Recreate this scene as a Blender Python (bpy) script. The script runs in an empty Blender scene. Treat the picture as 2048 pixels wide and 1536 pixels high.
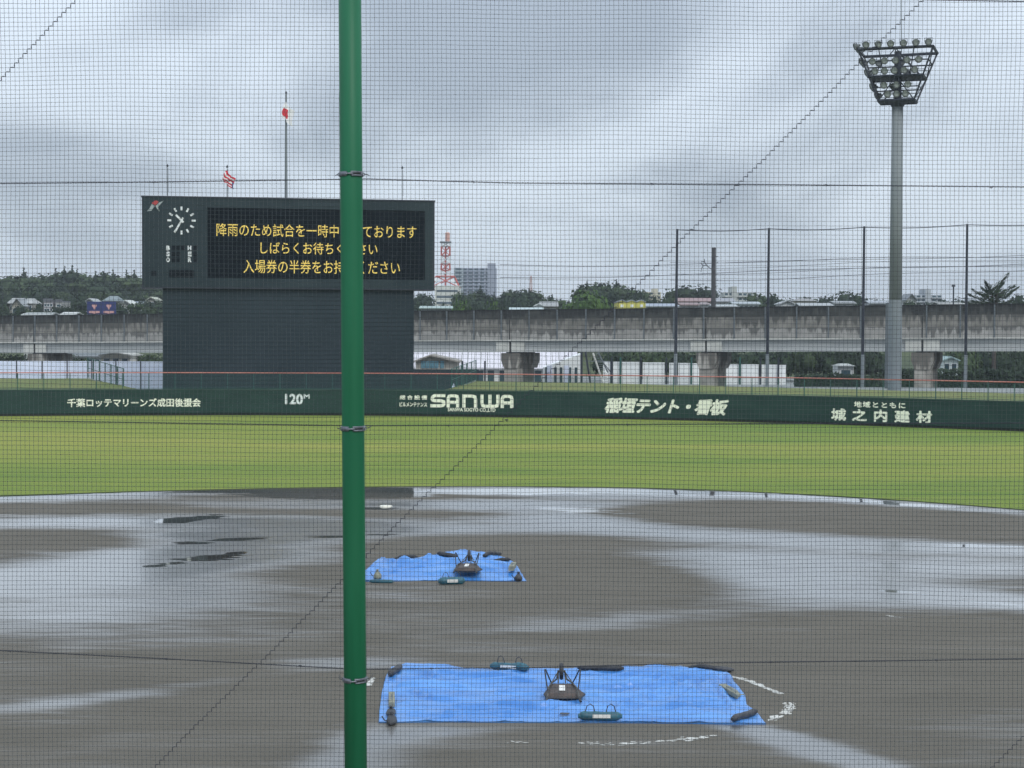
import bpy, math, random
import numpy as np
from mathutils import Vector, Matrix, noise, Euler
R = math.radians
random.seed(7)
SC = bpy.context.scene
COL = SC.collection

# ------------------------------------------------------------------ camera, sky, sun, exposure
F = 3480.0; EYE = 7.22
pitch = math.atan(101.0/F); roll = 0.004
_fwd = Vector((0, math.cos(pitch), -math.sin(pitch)))
_up0 = Vector((0, math.sin(pitch), math.cos(pitch)))
_rt0 = Vector((1, 0, 0))
_up = (_up0*math.cos(roll) - _rt0*math.sin(roll)).normalized()
_rt = (_rt0*math.cos(roll) + _up0*math.sin(roll)).normalized()
CAMP = Vector((0, 0, EYE))
cd = bpy.data.cameras.new('camera'); cam = bpy.data.objects.new('camera', cd); COL.objects.link(cam)
cam.matrix_world = Matrix(((_rt.x, _up.x, -_fwd.x, 0), (_rt.y, _up.y, -_fwd.y, 0), (_rt.z, _up.z, -_fwd.z, EYE), (0, 0, 0, 1)))
cd.sensor_width = 36; cd.lens = F/2048*36; cd.clip_start = 0.5; cd.clip_end = 12000
cd.dof.use_dof = True; cd.dof.focus_distance = 75; cd.dof.aperture_fstop = 17
SC.camera = cam
HAZE = 0.00017
SUN_EL, SUN_ROT = R(40), R(155)
w = bpy.data.worlds.new('World'); SC.world = w; w.use_nodes = True
nt = w.node_tree; nt.nodes.clear()
def N(tree, t, **kw):
    n = tree.nodes.new(t)
    for k, v in kw.items(): setattr(n, k, v)
    return n
out = N(nt, 'ShaderNodeOutputWorld'); bg = N(nt, 'ShaderNodeBackground')
sky = N(nt, 'ShaderNodeTexSky', sky_type='NISHITA', sun_disc=False, sun_elevation=SUN_EL, sun_rotation=SUN_ROT)
tc = N(nt, 'ShaderNodeTexCoord'); sep = N(nt, 'ShaderNodeSeparateXYZ')
nt.links.new(tc.outputs['Generated'], sep.inputs[0])
def M_(tree, op, a, b=None, c=None, clamp=False):
    n = N(tree, 'ShaderNodeMath', operation=op, use_clamp=clamp)
    for i, v in enumerate((a, b, c)):
        if v is None: continue
        if isinstance(v, (int, float)): n.inputs[i].default_value = v
        else: tree.links.new(v, n.inputs[i])
    return n.outputs[0]
zc = M_(nt, 'MAXIMUM', sep.outputs['Z'], 0.0)
den = M_(nt, 'ADD', zc, 0.24)
px_ = M_(nt, 'DIVIDE', sep.outputs['X'], den); py_ = M_(nt, 'DIVIDE', sep.outputs['Y'], den)
cmb = N(nt, 'ShaderNodeCombineXYZ'); nt.links.new(px_, cmb.inputs[0]); nt.links.new(py_, cmb.inputs[1])
mp = N(nt, 'ShaderNodeMapping'); mp.inputs['Rotation'].default_value = (0, 0, R(-24)); mp.inputs['Scale'].default_value = (1.0, 0.62, 1); mp.inputs['Location'].default_value = (0.35, 3.1, 0)
nt.links.new(cmb.outputs[0], mp.inputs[0])
nz = N(nt, 'ShaderNodeTexNoise'); nz.inputs['Scale'].default_value = 1.75; nz.inputs['Detail'].default_value = 7; nz.inputs['Roughness'].default_value = 0.50; nz.inputs['Distortion'].default_value = 0.35
nt.links.new(mp.outputs[0], nz.inputs['Vector'])
cr = N(nt, 'ShaderNodeValToRGB'); cr.color_ramp.interpolation = 'EASE'
cr.color_ramp.elements[0].position = 0.36; cr.color_ramp.elements[0].color = (0.375, 0.435, 0.515, 1)
cr.color_ramp.elements[1].position = 0.62; cr.color_ramp.elements[1].color = (0.70, 0.785, 0.885, 1)
nt.links.new(nz.outputs['Fac'], cr.inputs[0])
ht = N(nt, 'ShaderNodeMapRange'); ht.inputs['From Min'].default_value = 0.0; ht.inputs['From Max'].default_value = 0.075; ht.inputs['To Min'].default_value = 0.85; ht.inputs['To Max'].default_value = 0.0
nt.links.new(zc, ht.inputs['Value'])
hz = N(nt, 'ShaderNodeMixRGB'); hz.inputs[2].default_value = (0.68, 0.775, 0.89, 1)
nt.links.new(ht.outputs[0], hz.inputs[0]); nt.links.new(cr.outputs[0], hz.inputs[1])
gain = M_(nt, 'MULTIPLY_ADD', zc, 1.3, 0.92)       # an overcast sky grows brighter towards the zenith
cl = N(nt, 'ShaderNodeVectorMath', operation='SCALE'); nt.links.new(hz.outputs[0], cl.inputs[0]); nt.links.new(gain, cl.inputs['Scale'])
ns = N(nt, 'ShaderNodeVectorMath', operation='SCALE'); nt.links.new(sky.outputs[0], ns.inputs[0]); ns.inputs['Scale'].default_value = 0.09
mx = N(nt, 'ShaderNodeMixRGB'); mx.inputs[0].default_value = 0.9
nt.links.new(ns.outputs[0], mx.inputs[1]); nt.links.new(cl.outputs[0], mx.inputs[2])
nt.links.new(mx.outputs[0], bg.inputs[0]); bg.inputs[1].default_value = 1.08
nt.links.new(bg.outputs[0], out.inputs[0])
sd = bpy.data.lights.new('sun', 'SUN'); sd.energy = 1.4; sd.angle = R(22); sd.color = (1, 0.97, 0.92)
sun = bpy.data.objects.new('sun', sd); COL.objects.link(sun); sun.rotation_euler = (R(90)-SUN_EL, 0, R(180)-SUN_ROT)
SC.view_settings.view_transform = 'Standard'; SC.view_settings.look = 'None'
SC.view_settings.exposure = 0.0; SC.view_settings.gamma = 1.0; SC.view_settings.use_curve_mapping = False
SC.cycles.volume_bounces = 0; SC.cycles.max_bounces = 6; SC.cycles.transparent_max_bounces = 16
SC.cycles.sample_clamp_indirect = 4.0; SC.cycles.use_denoising = False if False else SC.cycles.use_denoising

# ------------------------------------------------------------------ where things stand
def ray(px, py): return _rt*((px-1024)/F) + _up*((768-py)/F) + _fwd
def at(px, py, Y):
    d = ray(px, py); return CAMP + d*(Y/d.y)
def gp(px, py, z=0.0):
    d = ray(px, py); return CAMP + d*((z-EYE)/d.z)
def proj(P):
    v = Vector(P) - CAMP; k = v.dot(_fwd)
    return 1024 + F*v.dot(_rt)/k, 768 - F*v.dot(_up)/k
def S(x): x = max(0.0, min(1.0, x)); return x*x*(3-2*x)

# ------------------------------------------------------------------ mesh and object helpers
class MB:
    def __init__(s): s.v = []; s.f = []; s.m = []; s.mi = 0
    def add(s, vs, fs):
        b = len(s.v); s.v += [tuple(v) for v in vs]; s.f += [tuple(i+b for i in f) for f in fs]; s.m += [s.mi]*len(fs); return s
    def box(s, c, d, rz=0.0, rot=None):
        hx, hy, hz = d[0]/2, d[1]/2, d[2]/2
        M = rot if rot is not None else Matrix.Rotation(rz, 3, 'Z')
        vs = [Vector(c) + M @ Vector((x*hx, y*hy, z*hz)) for z in (-1, 1) for y in (-1, 1) for x in (-1, 1)]
        return s.add(vs, [(0,2,3,1),(4,5,7,6),(0,1,5,4),(2,6,7,3),(0,4,6,2),(1,3,7,5)])
    def tube(s, pts, r, n=6, cap=True):
        pts = [Vector(p) for p in pts]; rr = r if isinstance(r, (list, tuple)) else [r]*len(pts)
        vs = []; ref = None
        for i, p in enumerate(pts):
            t = (pts[min(i+1, len(pts)-1)] - pts[max(i-1, 0)]).normalized()
            if ref is None or abs(t.dot(ref)) > 0.95: ref = Vector((0, 0, 1)) if abs(t.z) < 0.8 else Vector((1, 0, 0))
            a = t.cross(ref).normalized(); b = t.cross(a)
            for k in range(n):
                q = 2*math.pi*k/n; vs.append(p + (a*math.cos(q) + b*math.sin(q))*rr[i])
        fs = [(i*n+k, i*n+(k+1) % n, (i+1)*n+(k+1) % n, (i+1)*n+k) for i in range(len(pts)-1) for k in range(n)]
        if cap: fs += [tuple(range(n))[::-1], tuple((len(pts)-1)*n+k for k in range(n))]
        return s.add(vs, fs)
    def prism(s, poly, a, b):            # poly of 3D points extruded by vector from a to b
        n = len(poly); vs = [Vector(p)+Vector(a) for p in poly] + [Vector(p)+Vector(b) for p in poly]
        return s.add(vs, [tuple(range(n))[::-1], tuple(range(n, 2*n))] + [(i, (i+1) % n, n+(i+1) % n, n+i) for i in range(n)])
    def lathe(s, prof, n=14, M=None):    # prof: (r, z)
        vs = []; M = M or Matrix.Identity(4)
        for r_, z_ in prof:
            for k in range(n):
                q = 2*math.pi*k/n; vs.append(M @ Vector((r_*math.cos(q), r_*math.sin(q), z_)))
        L = len(prof)
        fs = [(i*n+k, i*n+(k+1) % n, (i+1)*n+(k+1) % n, (i+1)*n+k) for i in range(L-1) for k in range(n)]
        fs += [tuple(range(n))[::-1], tuple((L-1)*n+k for k in range(n))]
        return s.add(vs, fs)
    def mesh(s, name, mats, smooth=False, off=(0, 0, 0)):
        me = bpy.data.meshes.new(name); o = Vector(off)
        me.from_pydata([tuple(Vector(v)-o) for v in s.v] if o.length else s.v, [], s.f)
        for m in (mats if isinstance(mats, (list, tuple)) else [mats]): me.materials.append(m)
        if max(s.m, default=0) > 0: me.polygons.foreach_set('material_index', s.m)
        if smooth: me.polygons.foreach_set('use_smooth', [True]*len(s.f))
        me.update(); return me
    def build(s, name, mats, parent=None, smooth=False, world=True, loc=None, **kw):
        """world: the collected points are world points and are moved into the parent's frame"""
        off = (0, 0, 0)
        if parent is not None and world: off = wloc(parent)
        me = s.mesh(name, mats, smooth, off if parent is not None else (loc or (0, 0, 0)))
        o = bpy.data.objects.new(name, me); COL.objects.link(o)
        if parent is not None: o.parent = parent
        elif loc: o.location = loc
        for k, v in kw.items(): o[k] = v
        return o
def wloc(o):
    p = Vector(o.location)
    while o.parent is not None: o = o.parent; p = p + Vector(o.location)
    return p
def tag(o, label=None, cat=None, group=None, kind=None):
    for k, v in (('label', label), ('category', cat), ('group', group), ('kind', kind)):
        if v: o[k] = v
    return o
def thing(name, loc, label, cat, group=None, rz=0.0):
    o = bpy.data.objects.new(name, None); COL.objects.link(o); o.location = loc; o.rotation_euler = (0, 0, rz); o.empty_display_size = 0.3
    return tag(o, label, cat, group)
def inst(name, me, parent=None, loc=(0, 0, 0), rz=0.0, sc=(1, 1, 1)):
    o = bpy.data.objects.new(name, me); COL.objects.link(o); o.parent = parent; o.location = loc; o.rotation_euler = (0, 0, rz)
    o.scale = sc if isinstance(sc, (tuple, list)) else (sc, sc, sc); return o
def copy_tree(o, parent=None):
    kids = list(o.children); c = o.copy(); COL.objects.link(c)
    if parent is not None: c.parent = parent
    for k in kids: copy_tree(k, c)
    return c

# ------------------------------------------------------------------ materials
def mat(name, c1, c2=None, rough=0.7, scale=3.0, stretch=(1, 1, 1), detail=4, bump=0.0, bscale=None, metal=0.0, rnd=0.0, spec=None, lo=0.38, hi=0.62, rvar=0.0, nocol=False):
    m = bpy.data.materials.new(name); m.use_nodes = True; t = m.node_tree; p = t.nodes['Principled BSDF']
    p.inputs['Roughness'].default_value = rough; p.inputs['Metallic'].default_value = metal
    if spec is not None: p.inputs['Specular IOR Level'].default_value = spec
    c2 = c2 or tuple(x*0.8 for x in c1)
    tcn = N(t, 'ShaderNodeTexCoord'); mpn = N(t, 'ShaderNodeMapping'); mpn.inputs['Scale'].default_value = stretch
    t.links.new(tcn.outputs['Object'], mpn.inputs[0])
    vec = mpn.outputs[0]
    oi = None
    if rnd:
        oi = N(t, 'ShaderNodeObjectInfo'); va = N(t, 'ShaderNodeVectorMath', operation='ADD'); sc_ = N(t, 'ShaderNodeVectorMath', operation='SCALE')
        cb = N(t, 'ShaderNodeCombineXYZ')
        for i in range(3): t.links.new(oi.outputs['Random'], cb.inputs[i])
        t.links.new(cb.outputs[0], sc_.inputs[0]); sc_.inputs['Scale'].default_value = 37.0
        t.links.new(vec, va.inputs[0]); t.links.new(sc_.outputs[0], va.inputs[1]); vec = va.outputs[0]
    n = N(t, 'ShaderNodeTexNoise'); n.inputs['Scale'].default_value = scale; n.inputs['Detail'].default_value = detail
    t.links.new(vec, n.inputs['Vector'])
    r = N(t, 'ShaderNodeValToRGB'); r.color_ramp.elements[0].position = lo; r.color_ramp.elements[1].position = hi
    r.color_ramp.elements[0].color = (*c1, 1); r.color_ramp.elements[1].color = (*c2, 1)
    t.links.new(n.outputs['Fac'], r.inputs[0]); col = r.outputs[0]
    if rnd:
        mr = N(t, 'ShaderNodeMapRange'); mr.inputs['To Min'].default_value = 1-rnd; mr.inputs['To Max'].default_value = 1+rnd
        t.links.new(oi.outputs['Random'], mr.inputs[0])
        sc2 = N(t, 'ShaderNodeVectorMath', operation='SCALE'); t.links.new(col, sc2.inputs[0]); t.links.new(mr.outputs[0], sc2.inputs['Scale']); col = sc2.outputs[0]
    t.links.new(col, p.inputs['Base Color'])
    if rvar:
        mr = N(t, 'ShaderNodeMapRange'); mr.inputs['From Min'].default_value = 0.35; mr.inputs['From Max'].default_value = 0.65
        mr.inputs['To Min'].default_value = rough-rvar; mr.inputs['To Max'].default_value = rough+rvar
        t.links.new(n.outputs['Fac'], mr.inputs[0]); t.links.new(mr.outputs[0], p.inputs['Roughness'])
    if bump:
        b = N(t, 'ShaderNodeBump'); b.inputs['Strength'].default_value = 1.0; b.inputs['Distance'].default_value = bump
        n2 = N(t, 'ShaderNodeTexNoise'); n2.inputs['Scale'].default_value = bscale or scale*3; n2.inputs['Detail'].default_value = 4
        t.links.new(vec, n2.inputs['Vector']); t.links.new(n2.outputs['Fac'], b.inputs['Height']); t.links.new(b.outputs[0], p.inputs['Normal'])
    return m
def emis(name, c, k):
    m = mat(name, c, tuple(x*0.85 for x in c), rough=0.5, scale=2.5); p = m.node_tree.nodes['Principled BSDF']
    p.inputs['Emission Color'].default_value = (*c, 1); p.inputs['Emission Strength'].default_value = k; return m
MT = {}
MT['net'] = mat('net_cord', (0.055, 0.068, 0.078), (0.085, 0.098, 0.105), rough=0.6, scale=20)
MT['rope'] = mat('rope_cord', (0.022, 0.026, 0.04), (0.04, 0.045, 0.06), rough=0.7, scale=30)
MT['pole_green'] = mat('pole_green', (0.009, 0.115, 0.050), (0.015, 0.150, 0.070), spec=.3, rough=0.5, scale=9, stretch=(1, 1, .06), bump=0.0006, bscale=60, rvar=.06)
MT['zinc'] = mat('galvanised', (0.16, 0.17, 0.20), (0.27, 0.28, 0.31), rough=0.42, metal=0.7, scale=50, bump=0.0006)
MT['dark_steel'] = mat('dark_steel', (0.018, 0.024, 0.036), (0.034, 0.04, 0.055), rough=0.5, metal=0.2, scale=2, rnd=0.1)
MT['wall_green'] = mat('fence_pad', (0.012, 0.040, 0.032), (0.018, 0.052, 0.041), spec=.25, rough=0.6, scale=0.5, stretch=(1, 1, 2.5), bump=0.006, bscale=5)
MT['wall_cap'] = mat('fence_cap', (0.03, 0.08, 0.06), (0.045, 0.10, 0.075), rough=0.5, scale=0.8)
MT['gap_shade'] = mat('wall_gap_shade', (0.012, 0.016, 0.012), (0.02, 0.024, 0.018), rough=0.9, scale=1.5)  # near-black, the shade of the gap under the padding put into the colour
MT['letter'] = mat('sign_paint', (0.90, 0.91, 0.76), (0.80, 0.82, 0.68), rough=0.5, scale=2.2, lo=.45, hi=.75)
MT['letter2'] = mat('sign_paint_white', (0.82, 0.86, 0.86), (0.72, 0.76, 0.76), rough=0.5, scale=2.2)
MT['board'] = mat('board_slate', (0.018, 0.032, 0.038), (0.025, 0.041, 0.047), spec=.2, rough=0.6, scale=0.25, stretch=(1, 1, .5), bump=0.004, bscale=1.3)
MT['board_low'] = mat('board_siding', (0.014, 0.028, 0.035), (0.019, 0.034, 0.042), spec=.2, rough=0.62, scale=0.3, stretch=(.6, .6, .25), bump=0.003, bscale=2)
MT['screen'] = mat('led_screen', (0.002, 0.006, 0.009), (0.004, 0.009, 0.013), spec=.08, rough=0.6, scale=1.2)
MT['screen_cell'] = mat('digit_cell', (0.003, 0.007, 0.010), (0.006, 0.010, 0.014), spec=.1, rough=0.6, scale=4)
MT['led'] = emis('led_amber', (0.64, 0.47, 0.10), 0.62)
MT['white'] = mat('white_paint', (0.78, 0.80, 0.80), (0.70, 0.72, 0.74), rough=0.5, scale=2)
MT['logo_red'] = mat('logo_red', (0.42, 0.05, 0.05), (0.36, 0.04, 0.04), rough=0.5)
MT['logo_grey'] = mat('logo_grey', (0.36, 0.40, 0.40), (0.28, 0.32, 0.33), rough=0.5, scale=1)
MT['rail_red'] = mat('rail_red', (0.52, 0.20, 0.16), (0.44, 0.15, 0.12), rough=0.45, scale=0.7, stretch=(1, 1, 1))
MT['fence_green'] = mat('fence_green', (0.02, 0.09, 0.075), (0.03, 0.11, 0.09), rough=0.5, scale=1)
MT['conc'] = mat('tower_concrete', (0.185, 0.21, 0.215), (0.22, 0.245, 0.25), rough=0.7, scale=0.8, stretch=(1, 1, .25), bump=0.004, bscale=4)
MT['conc_low'] = mat('tower_steel_grey', (0.17, 0.195, 0.21), (0.20, 0.225, 0.24), rough=0.6, scale=0.8, stretch=(1, 1, .25))
MT['conc_dark'] = mat('post_grey', (0.10, 0.12, 0.13), (0.14, 0.16, 0.17), rough=0.7, scale=1, stretch=(1, 1, .3))
MT['hoard'] = mat('hoarding', (0.68, 0.74, 0.88), (0.74, 0.79, 0.92), rough=0.45, scale=0.7, rnd=0.06)
MT['hoard_w'] = mat('hoarding_white', (0.82, 0.84, 0.82), (0.74, 0.77, 0.77), rough=0.5, scale=0.8, rnd=0.06)
MT['berm'] = mat('berm_grass', (0.120, 0.155, 0.035), (0.185, 0.185, 0.050), rough=0.95, scale=0.35, stretch=(.5, 1.4, 1), detail=8, bump=0.05, bscale=4)
MT['soil'] = mat('terrain_soil', (0.10, 0.115, 0.075), (0.14, 0.14, 0.10), rough=0.95, scale=0.08, detail=6)
MT['forest_floor'] = mat('forest_ground', (0.035, 0.055, 0.022), (0.075, 0.095, 0.035), rough=0.95, scale=0.03, detail=6)
MT['paving'] = mat('rear_road', (0.22, 0.23, 0.23), (0.28, 0.29, 0.28), rough=0.85, scale=0.4)
MT['glass'] = mat('window_glass', (0.03, 0.06, 0.075), (0.05, 0.09, 0.11), rough=0.12, scale=0.5)
MT['glass_blue'] = mat('window_blue', (0.10, 0.22, 0.28), (0.14, 0.27, 0.33), rough=0.3, scale=0.9)
MT['chalk'] = mat('chalk', (0.62, 0.62, 0.58), (0.42, 0.41, 0.37), rough=0.9, scale=6)
MT['base_white'] = mat('base_rubber', (0.80, 0.78, 0.66), (0.72, 0.70, 0.60), rough=0.6, scale=8)
MT['rubber'] = mat('black_rubber', (0.012, 0.013, 0.016), (0.03, 0.031, 0.036), rough=0.55, scale=9, bump=0.004, bscale=18)
MT['bag_dark'] = mat('dark_bag', (0.030, 0.032, 0.040), (0.055, 0.057, 0.064), rough=0.5, scale=6, bump=0.012, bscale=14)
MT['bag_teal'] = mat('teal_bag', (0.018, 0.085, 0.125), (0.03, 0.125, 0.165), rough=0.5, scale=5, bump=0.008, bscale=14)
MT['block'] = mat('concrete_block', (0.19, 0.20, 0.16), (0.27, 0.27, 0.21), rough=0.9, scale=9, bump=0.004, bscale=60)
MT['rust'] = mat('barrow_tray', (0.060, 0.048, 0.044), (0.095, 0.072, 0.062), rough=0.6, scale=6, metal=.3, bump=0.003, bscale=30)
MT['barrow_tube'] = mat('barrow_tube', (0.12, 0.115, 0.10), (0.05, 0.05, 0.05), rough=0.5, metal=.5, scale=9)
MT['paper'] = mat('paper_label', (0.75, 0.74, 0.70), (0.66, 0.65, 0.62), rough=0.8, scale=20)
# ------------------------------------------------------------------ materials with their own build
def tarp_mat():
    m = mat('blue_tarpaulin', (0.050, 0.205, 0.55), (0.105, 0.300, 0.68), rough=0.30, scale=0.7, stretch=(.5, 1.8, 1), detail=5, rvar=.07, spec=.6)
    t = m.node_tree; p = t.nodes['Principled BSDF']
    tcn = N(t, 'ShaderNodeTexCoord'); n = N(t, 'ShaderNodeTexNoise'); n.inputs['Scale'].default_value = 7; n.inputs['Detail'].default_value = 6; n.inputs['Distortion'].default_value = .8
    b = N(t, 'ShaderNodeBump'); b.inputs['Distance'].default_value = 0.006
    t.links.new(tcn.outputs['Object'], n.inputs['Vector']); t.links.new(n.outputs['Fac'], b.inputs['Height']); t.links.new(b.outputs[0], p.inputs['Normal'])
    return m
MT['tarp'] = tarp_mat()
def grass_mat():
    m = bpy.data.materials.new('outfield_grass'); m.use_nodes = True; t = m.node_tree; p = t.nodes['Principled BSDF']
    tcn = N(t, 'ShaderNodeTexCoord')
    def nz(scale, st, detail=4, dist=0.0):
        mp_ = N(t, 'ShaderNodeMapping'); mp_.inputs['Scale'].default_value = st; mp_.inputs['Rotation'].default_value = (0, 0, R(3)); t.links.new(tcn.outputs['Object'], mp_.inputs[0])
        n = N(t, 'ShaderNodeTexNoise'); n.inputs['Scale'].default_value = scale; n.inputs['Detail'].default_value = detail; n.inputs['Distortion'].default_value = dist
        t.links.new(mp_.outputs[0], n.inputs['Vector']); return n.outputs['Fac']
    a = nz(1.0, (0.020, 0.085, 1), 3, .3); b = nz(1.0, (0.10, 0.55, 1), 6); c = nz(9.0, (1, 1, 1), 6)
    att = N(t, 'ShaderNodeAttribute', attribute_name='lush')
    s = M_(t, 'MULTIPLY_ADD', a, 1.25, -0.625); s = M_(t, 'MULTIPLY_ADD', M_(t, 'SUBTRACT', b, .5), 0.75, s); s = M_(t, 'MULTIPLY_ADD', M_(t, 'SUBTRACT', c, .5), 0.9, s)
    s = M_(t, 'ADD', s, 0.5); s = M_(t, 'SUBTRACT', s, att.outputs['Fac'])
    r = N(t, 'ShaderNodeValToRGB'); e = r.color_ramp.elements
    e[0].position = 0.05; e[0].color = (0.112, 0.188, 0.036, 1); e[1].position = 0.95; e[1].color = (0.300, 0.300, 0.072, 1)
    k = r.color_ramp.elements.new(0.5); k.color = (0.195, 0.245, 0.050, 1)
    t.links.new(s, r.inputs[0]); t.links.new(r.outputs[0], p.inputs['Base Color'])
    p.inputs['Roughness'].default_value = 0.95; p.inputs['Specular IOR Level'].default_value = 0.15
    bm = N(t, 'ShaderNodeBump'); bm.inputs['Distance'].default_value = 0.04; n3 = nz(25, (1, 1, 1), 5); t.links.new(n3, bm.inputs['Height']); t.links.new(bm.outputs[0], p.inputs['Normal'])
    return m
MT['grass'] = grass_mat()
def dirt_mat():
    m = bpy.data.materials.new('wet_infield_dirt'); m.use_nodes = True; t = m.node_tree; p = t.nodes['Principled BSDF']
    tcn = N(t, 'ShaderNodeTexCoord')
    def nz(scale, st=(1, 1, 1), detail=4, dist=0.0):
        mp_ = N(t, 'ShaderNodeMapping'); mp_.inputs['Scale'].default_value = st; t.links.new(tcn.outputs['Object'], mp_.inputs[0])
        n = N(t, 'ShaderNodeTexNoise'); n.inputs['Scale'].default_value = scale; n.inputs['Detail'].default_value = detail; n.inputs['Distortion'].default_value = dist
        t.links.new(mp_.outputs[0], n.inputs['Vector']); return n.outputs['Fac']
    wet = N(t, 'ShaderNodeAttribute', attribute_name='wet').outputs['Fac']; pud = N(t, 'ShaderNodeAttribute', attribute_name='puddle').outputs['Fac']
    n1 = nz(0.55, (.40, 1.2, 1), 8, .6); n2 = nz(3.0, (.22, 1, 1), 7, .5); n3 = nz(14, (1, 1, 1), 5)
    wv = M_(t, 'MULTIPLY_ADD', M_(t, 'SUBTRACT', n1, .5), 0.75, wet); wv = M_(t, 'MULTIPLY_ADD', M_(t, 'SUBTRACT', n2, .5), 0.62, wv, clamp=True)
    pv = M_(t, 'MULTIPLY_ADD', M_(t, 'SUBTRACT', n2, .5), 1.1, pud); pm = N(t, 'ShaderNodeMapRange', interpolation_type='SMOOTHSTEP'); pm.inputs['From Min'].default_value = 0.46; pm.inputs['From Max'].default_value = 0.56; t.links.new(pv, pm.inputs[0])
    r = N(t, 'ShaderNodeValToRGB'); e = r.color_ramp.elements
    e[0].position = 0.36; e[0].color = (0.112, 0.103, 0.086, 1); e[1].position = 0.68; e[1].color = (0.162, 0.148, 0.124, 1)
    n4 = nz(60, (1, 1, 1), 3); mixn = M_(t, 'ADD', M_(t, 'ADD', M_(t, 'MULTIPLY', n1, .45), M_(t, 'MULTIPLY', n3, .30)), M_(t, 'MULTIPLY', n4, .25)); t.links.new(mixn, r.inputs[0])
    dk = N(t, 'ShaderNodeMapRange'); dk.inputs['To Min'].default_value = 1.0; dk.inputs['To Max'].default_value = 0.62; t.links.new(wv, dk.inputs[0])
    sc = N(t, 'ShaderNodeVectorMath', operation='SCALE'); t.links.new(r.outputs[0], sc.inputs[0]); t.links.new(dk.outputs[0], sc.inputs['Scale']); t.links.new(sc.outputs[0], p.inputs['Base Color'])
    rr = N(t, 'ShaderNodeValToRGB'); rr.color_ramp.interpolation = 'LINEAR'; q = rr.color_ramp.elements
    q[0].position = 0.12; q[0].color = (0.95,)*3+(1,); q[1].position = 0.95; q[1].color = (0.16,)*3+(1,)
    k = rr.color_ramp.elements.new(0.45); k.color = (0.46,)*3+(1,); k = rr.color_ramp.elements.new(0.7); k.color = (0.30,)*3+(1,)
    t.links.new(wv, rr.inputs[0])
    ro = N(t, 'ShaderNodeMixRGB'); ro.inputs[2].default_value = (0.05,)*3+(1,); t.links.new(pm.outputs[0], ro.inputs[0]); t.links.new(rr.outputs[0], ro.inputs[1]); t.links.new(ro.outputs[0], p.inputs['Roughness'])
    p.inputs['IOR'].default_value = 1.45
    cw = N(t, 'ShaderNodeMapRange', interpolation_type='SMOOTHSTEP'); cw.inputs['From Min'].default_value = .14; cw.inputs['From Max'].default_value = .82; t.links.new(wv, cw.inputs[0]); t.links.new(cw.outputs[0], p.inputs['Coat Weight']); p.inputs['Coat IOR'].default_value = 1.6
    cro = N(t, 'ShaderNodeMapRange'); cro.inputs['From Min'].default_value = .3; cro.inputs['To Min'].default_value = .50; cro.inputs['To Max'].default_value = .30; t.links.new(wv, cro.inputs[0]); crm = N(t, 'ShaderNodeMixRGB'); crm.inputs[2].default_value = (.04,)*3+(1,); t.links.new(pm.outputs[0], crm.inputs[0]); t.links.new(cro.outputs[0], crm.inputs[1]); t.links.new(crm.outputs[0], p.inputs['Coat Roughness'])
    sp = N(t, 'ShaderNodeMapRange'); sp.inputs['From Min'].default_value = .1; sp.inputs['From Max'].default_value = .7; sp.inputs['To Min'].default_value = 0.05; sp.inputs['To Max'].default_value = 0.8; t.links.new(wv, sp.inputs[0]); t.links.new(sp.outputs[0], p.inputs['Specular IOR Level'])
    b = N(t, 'ShaderNodeBump'); b.inputs['Distance'].default_value = 0.02
    inv = M_(t, 'SUBTRACT', 1.0, pm.outputs[0]); bs = N(t, 'ShaderNodeMapRange'); bs.inputs['To Min'].default_value = 0.6; bs.inputs['To Max'].default_value = 0.05; t.links.new(wv, bs.inputs[0])
    st = M_(t, 'MULTIPLY', inv, bs.outputs[0]); t.links.new(st, b.inputs['Strength'])
    t.links.new(M_(t, 'ADD', n3, M_(t, 'MULTIPLY', n2, .6)), b.inputs['Height']); t.links.new(b.outputs[0], p.inputs['Normal'])
    return m
MT['dirt'] = dirt_mat()
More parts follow.
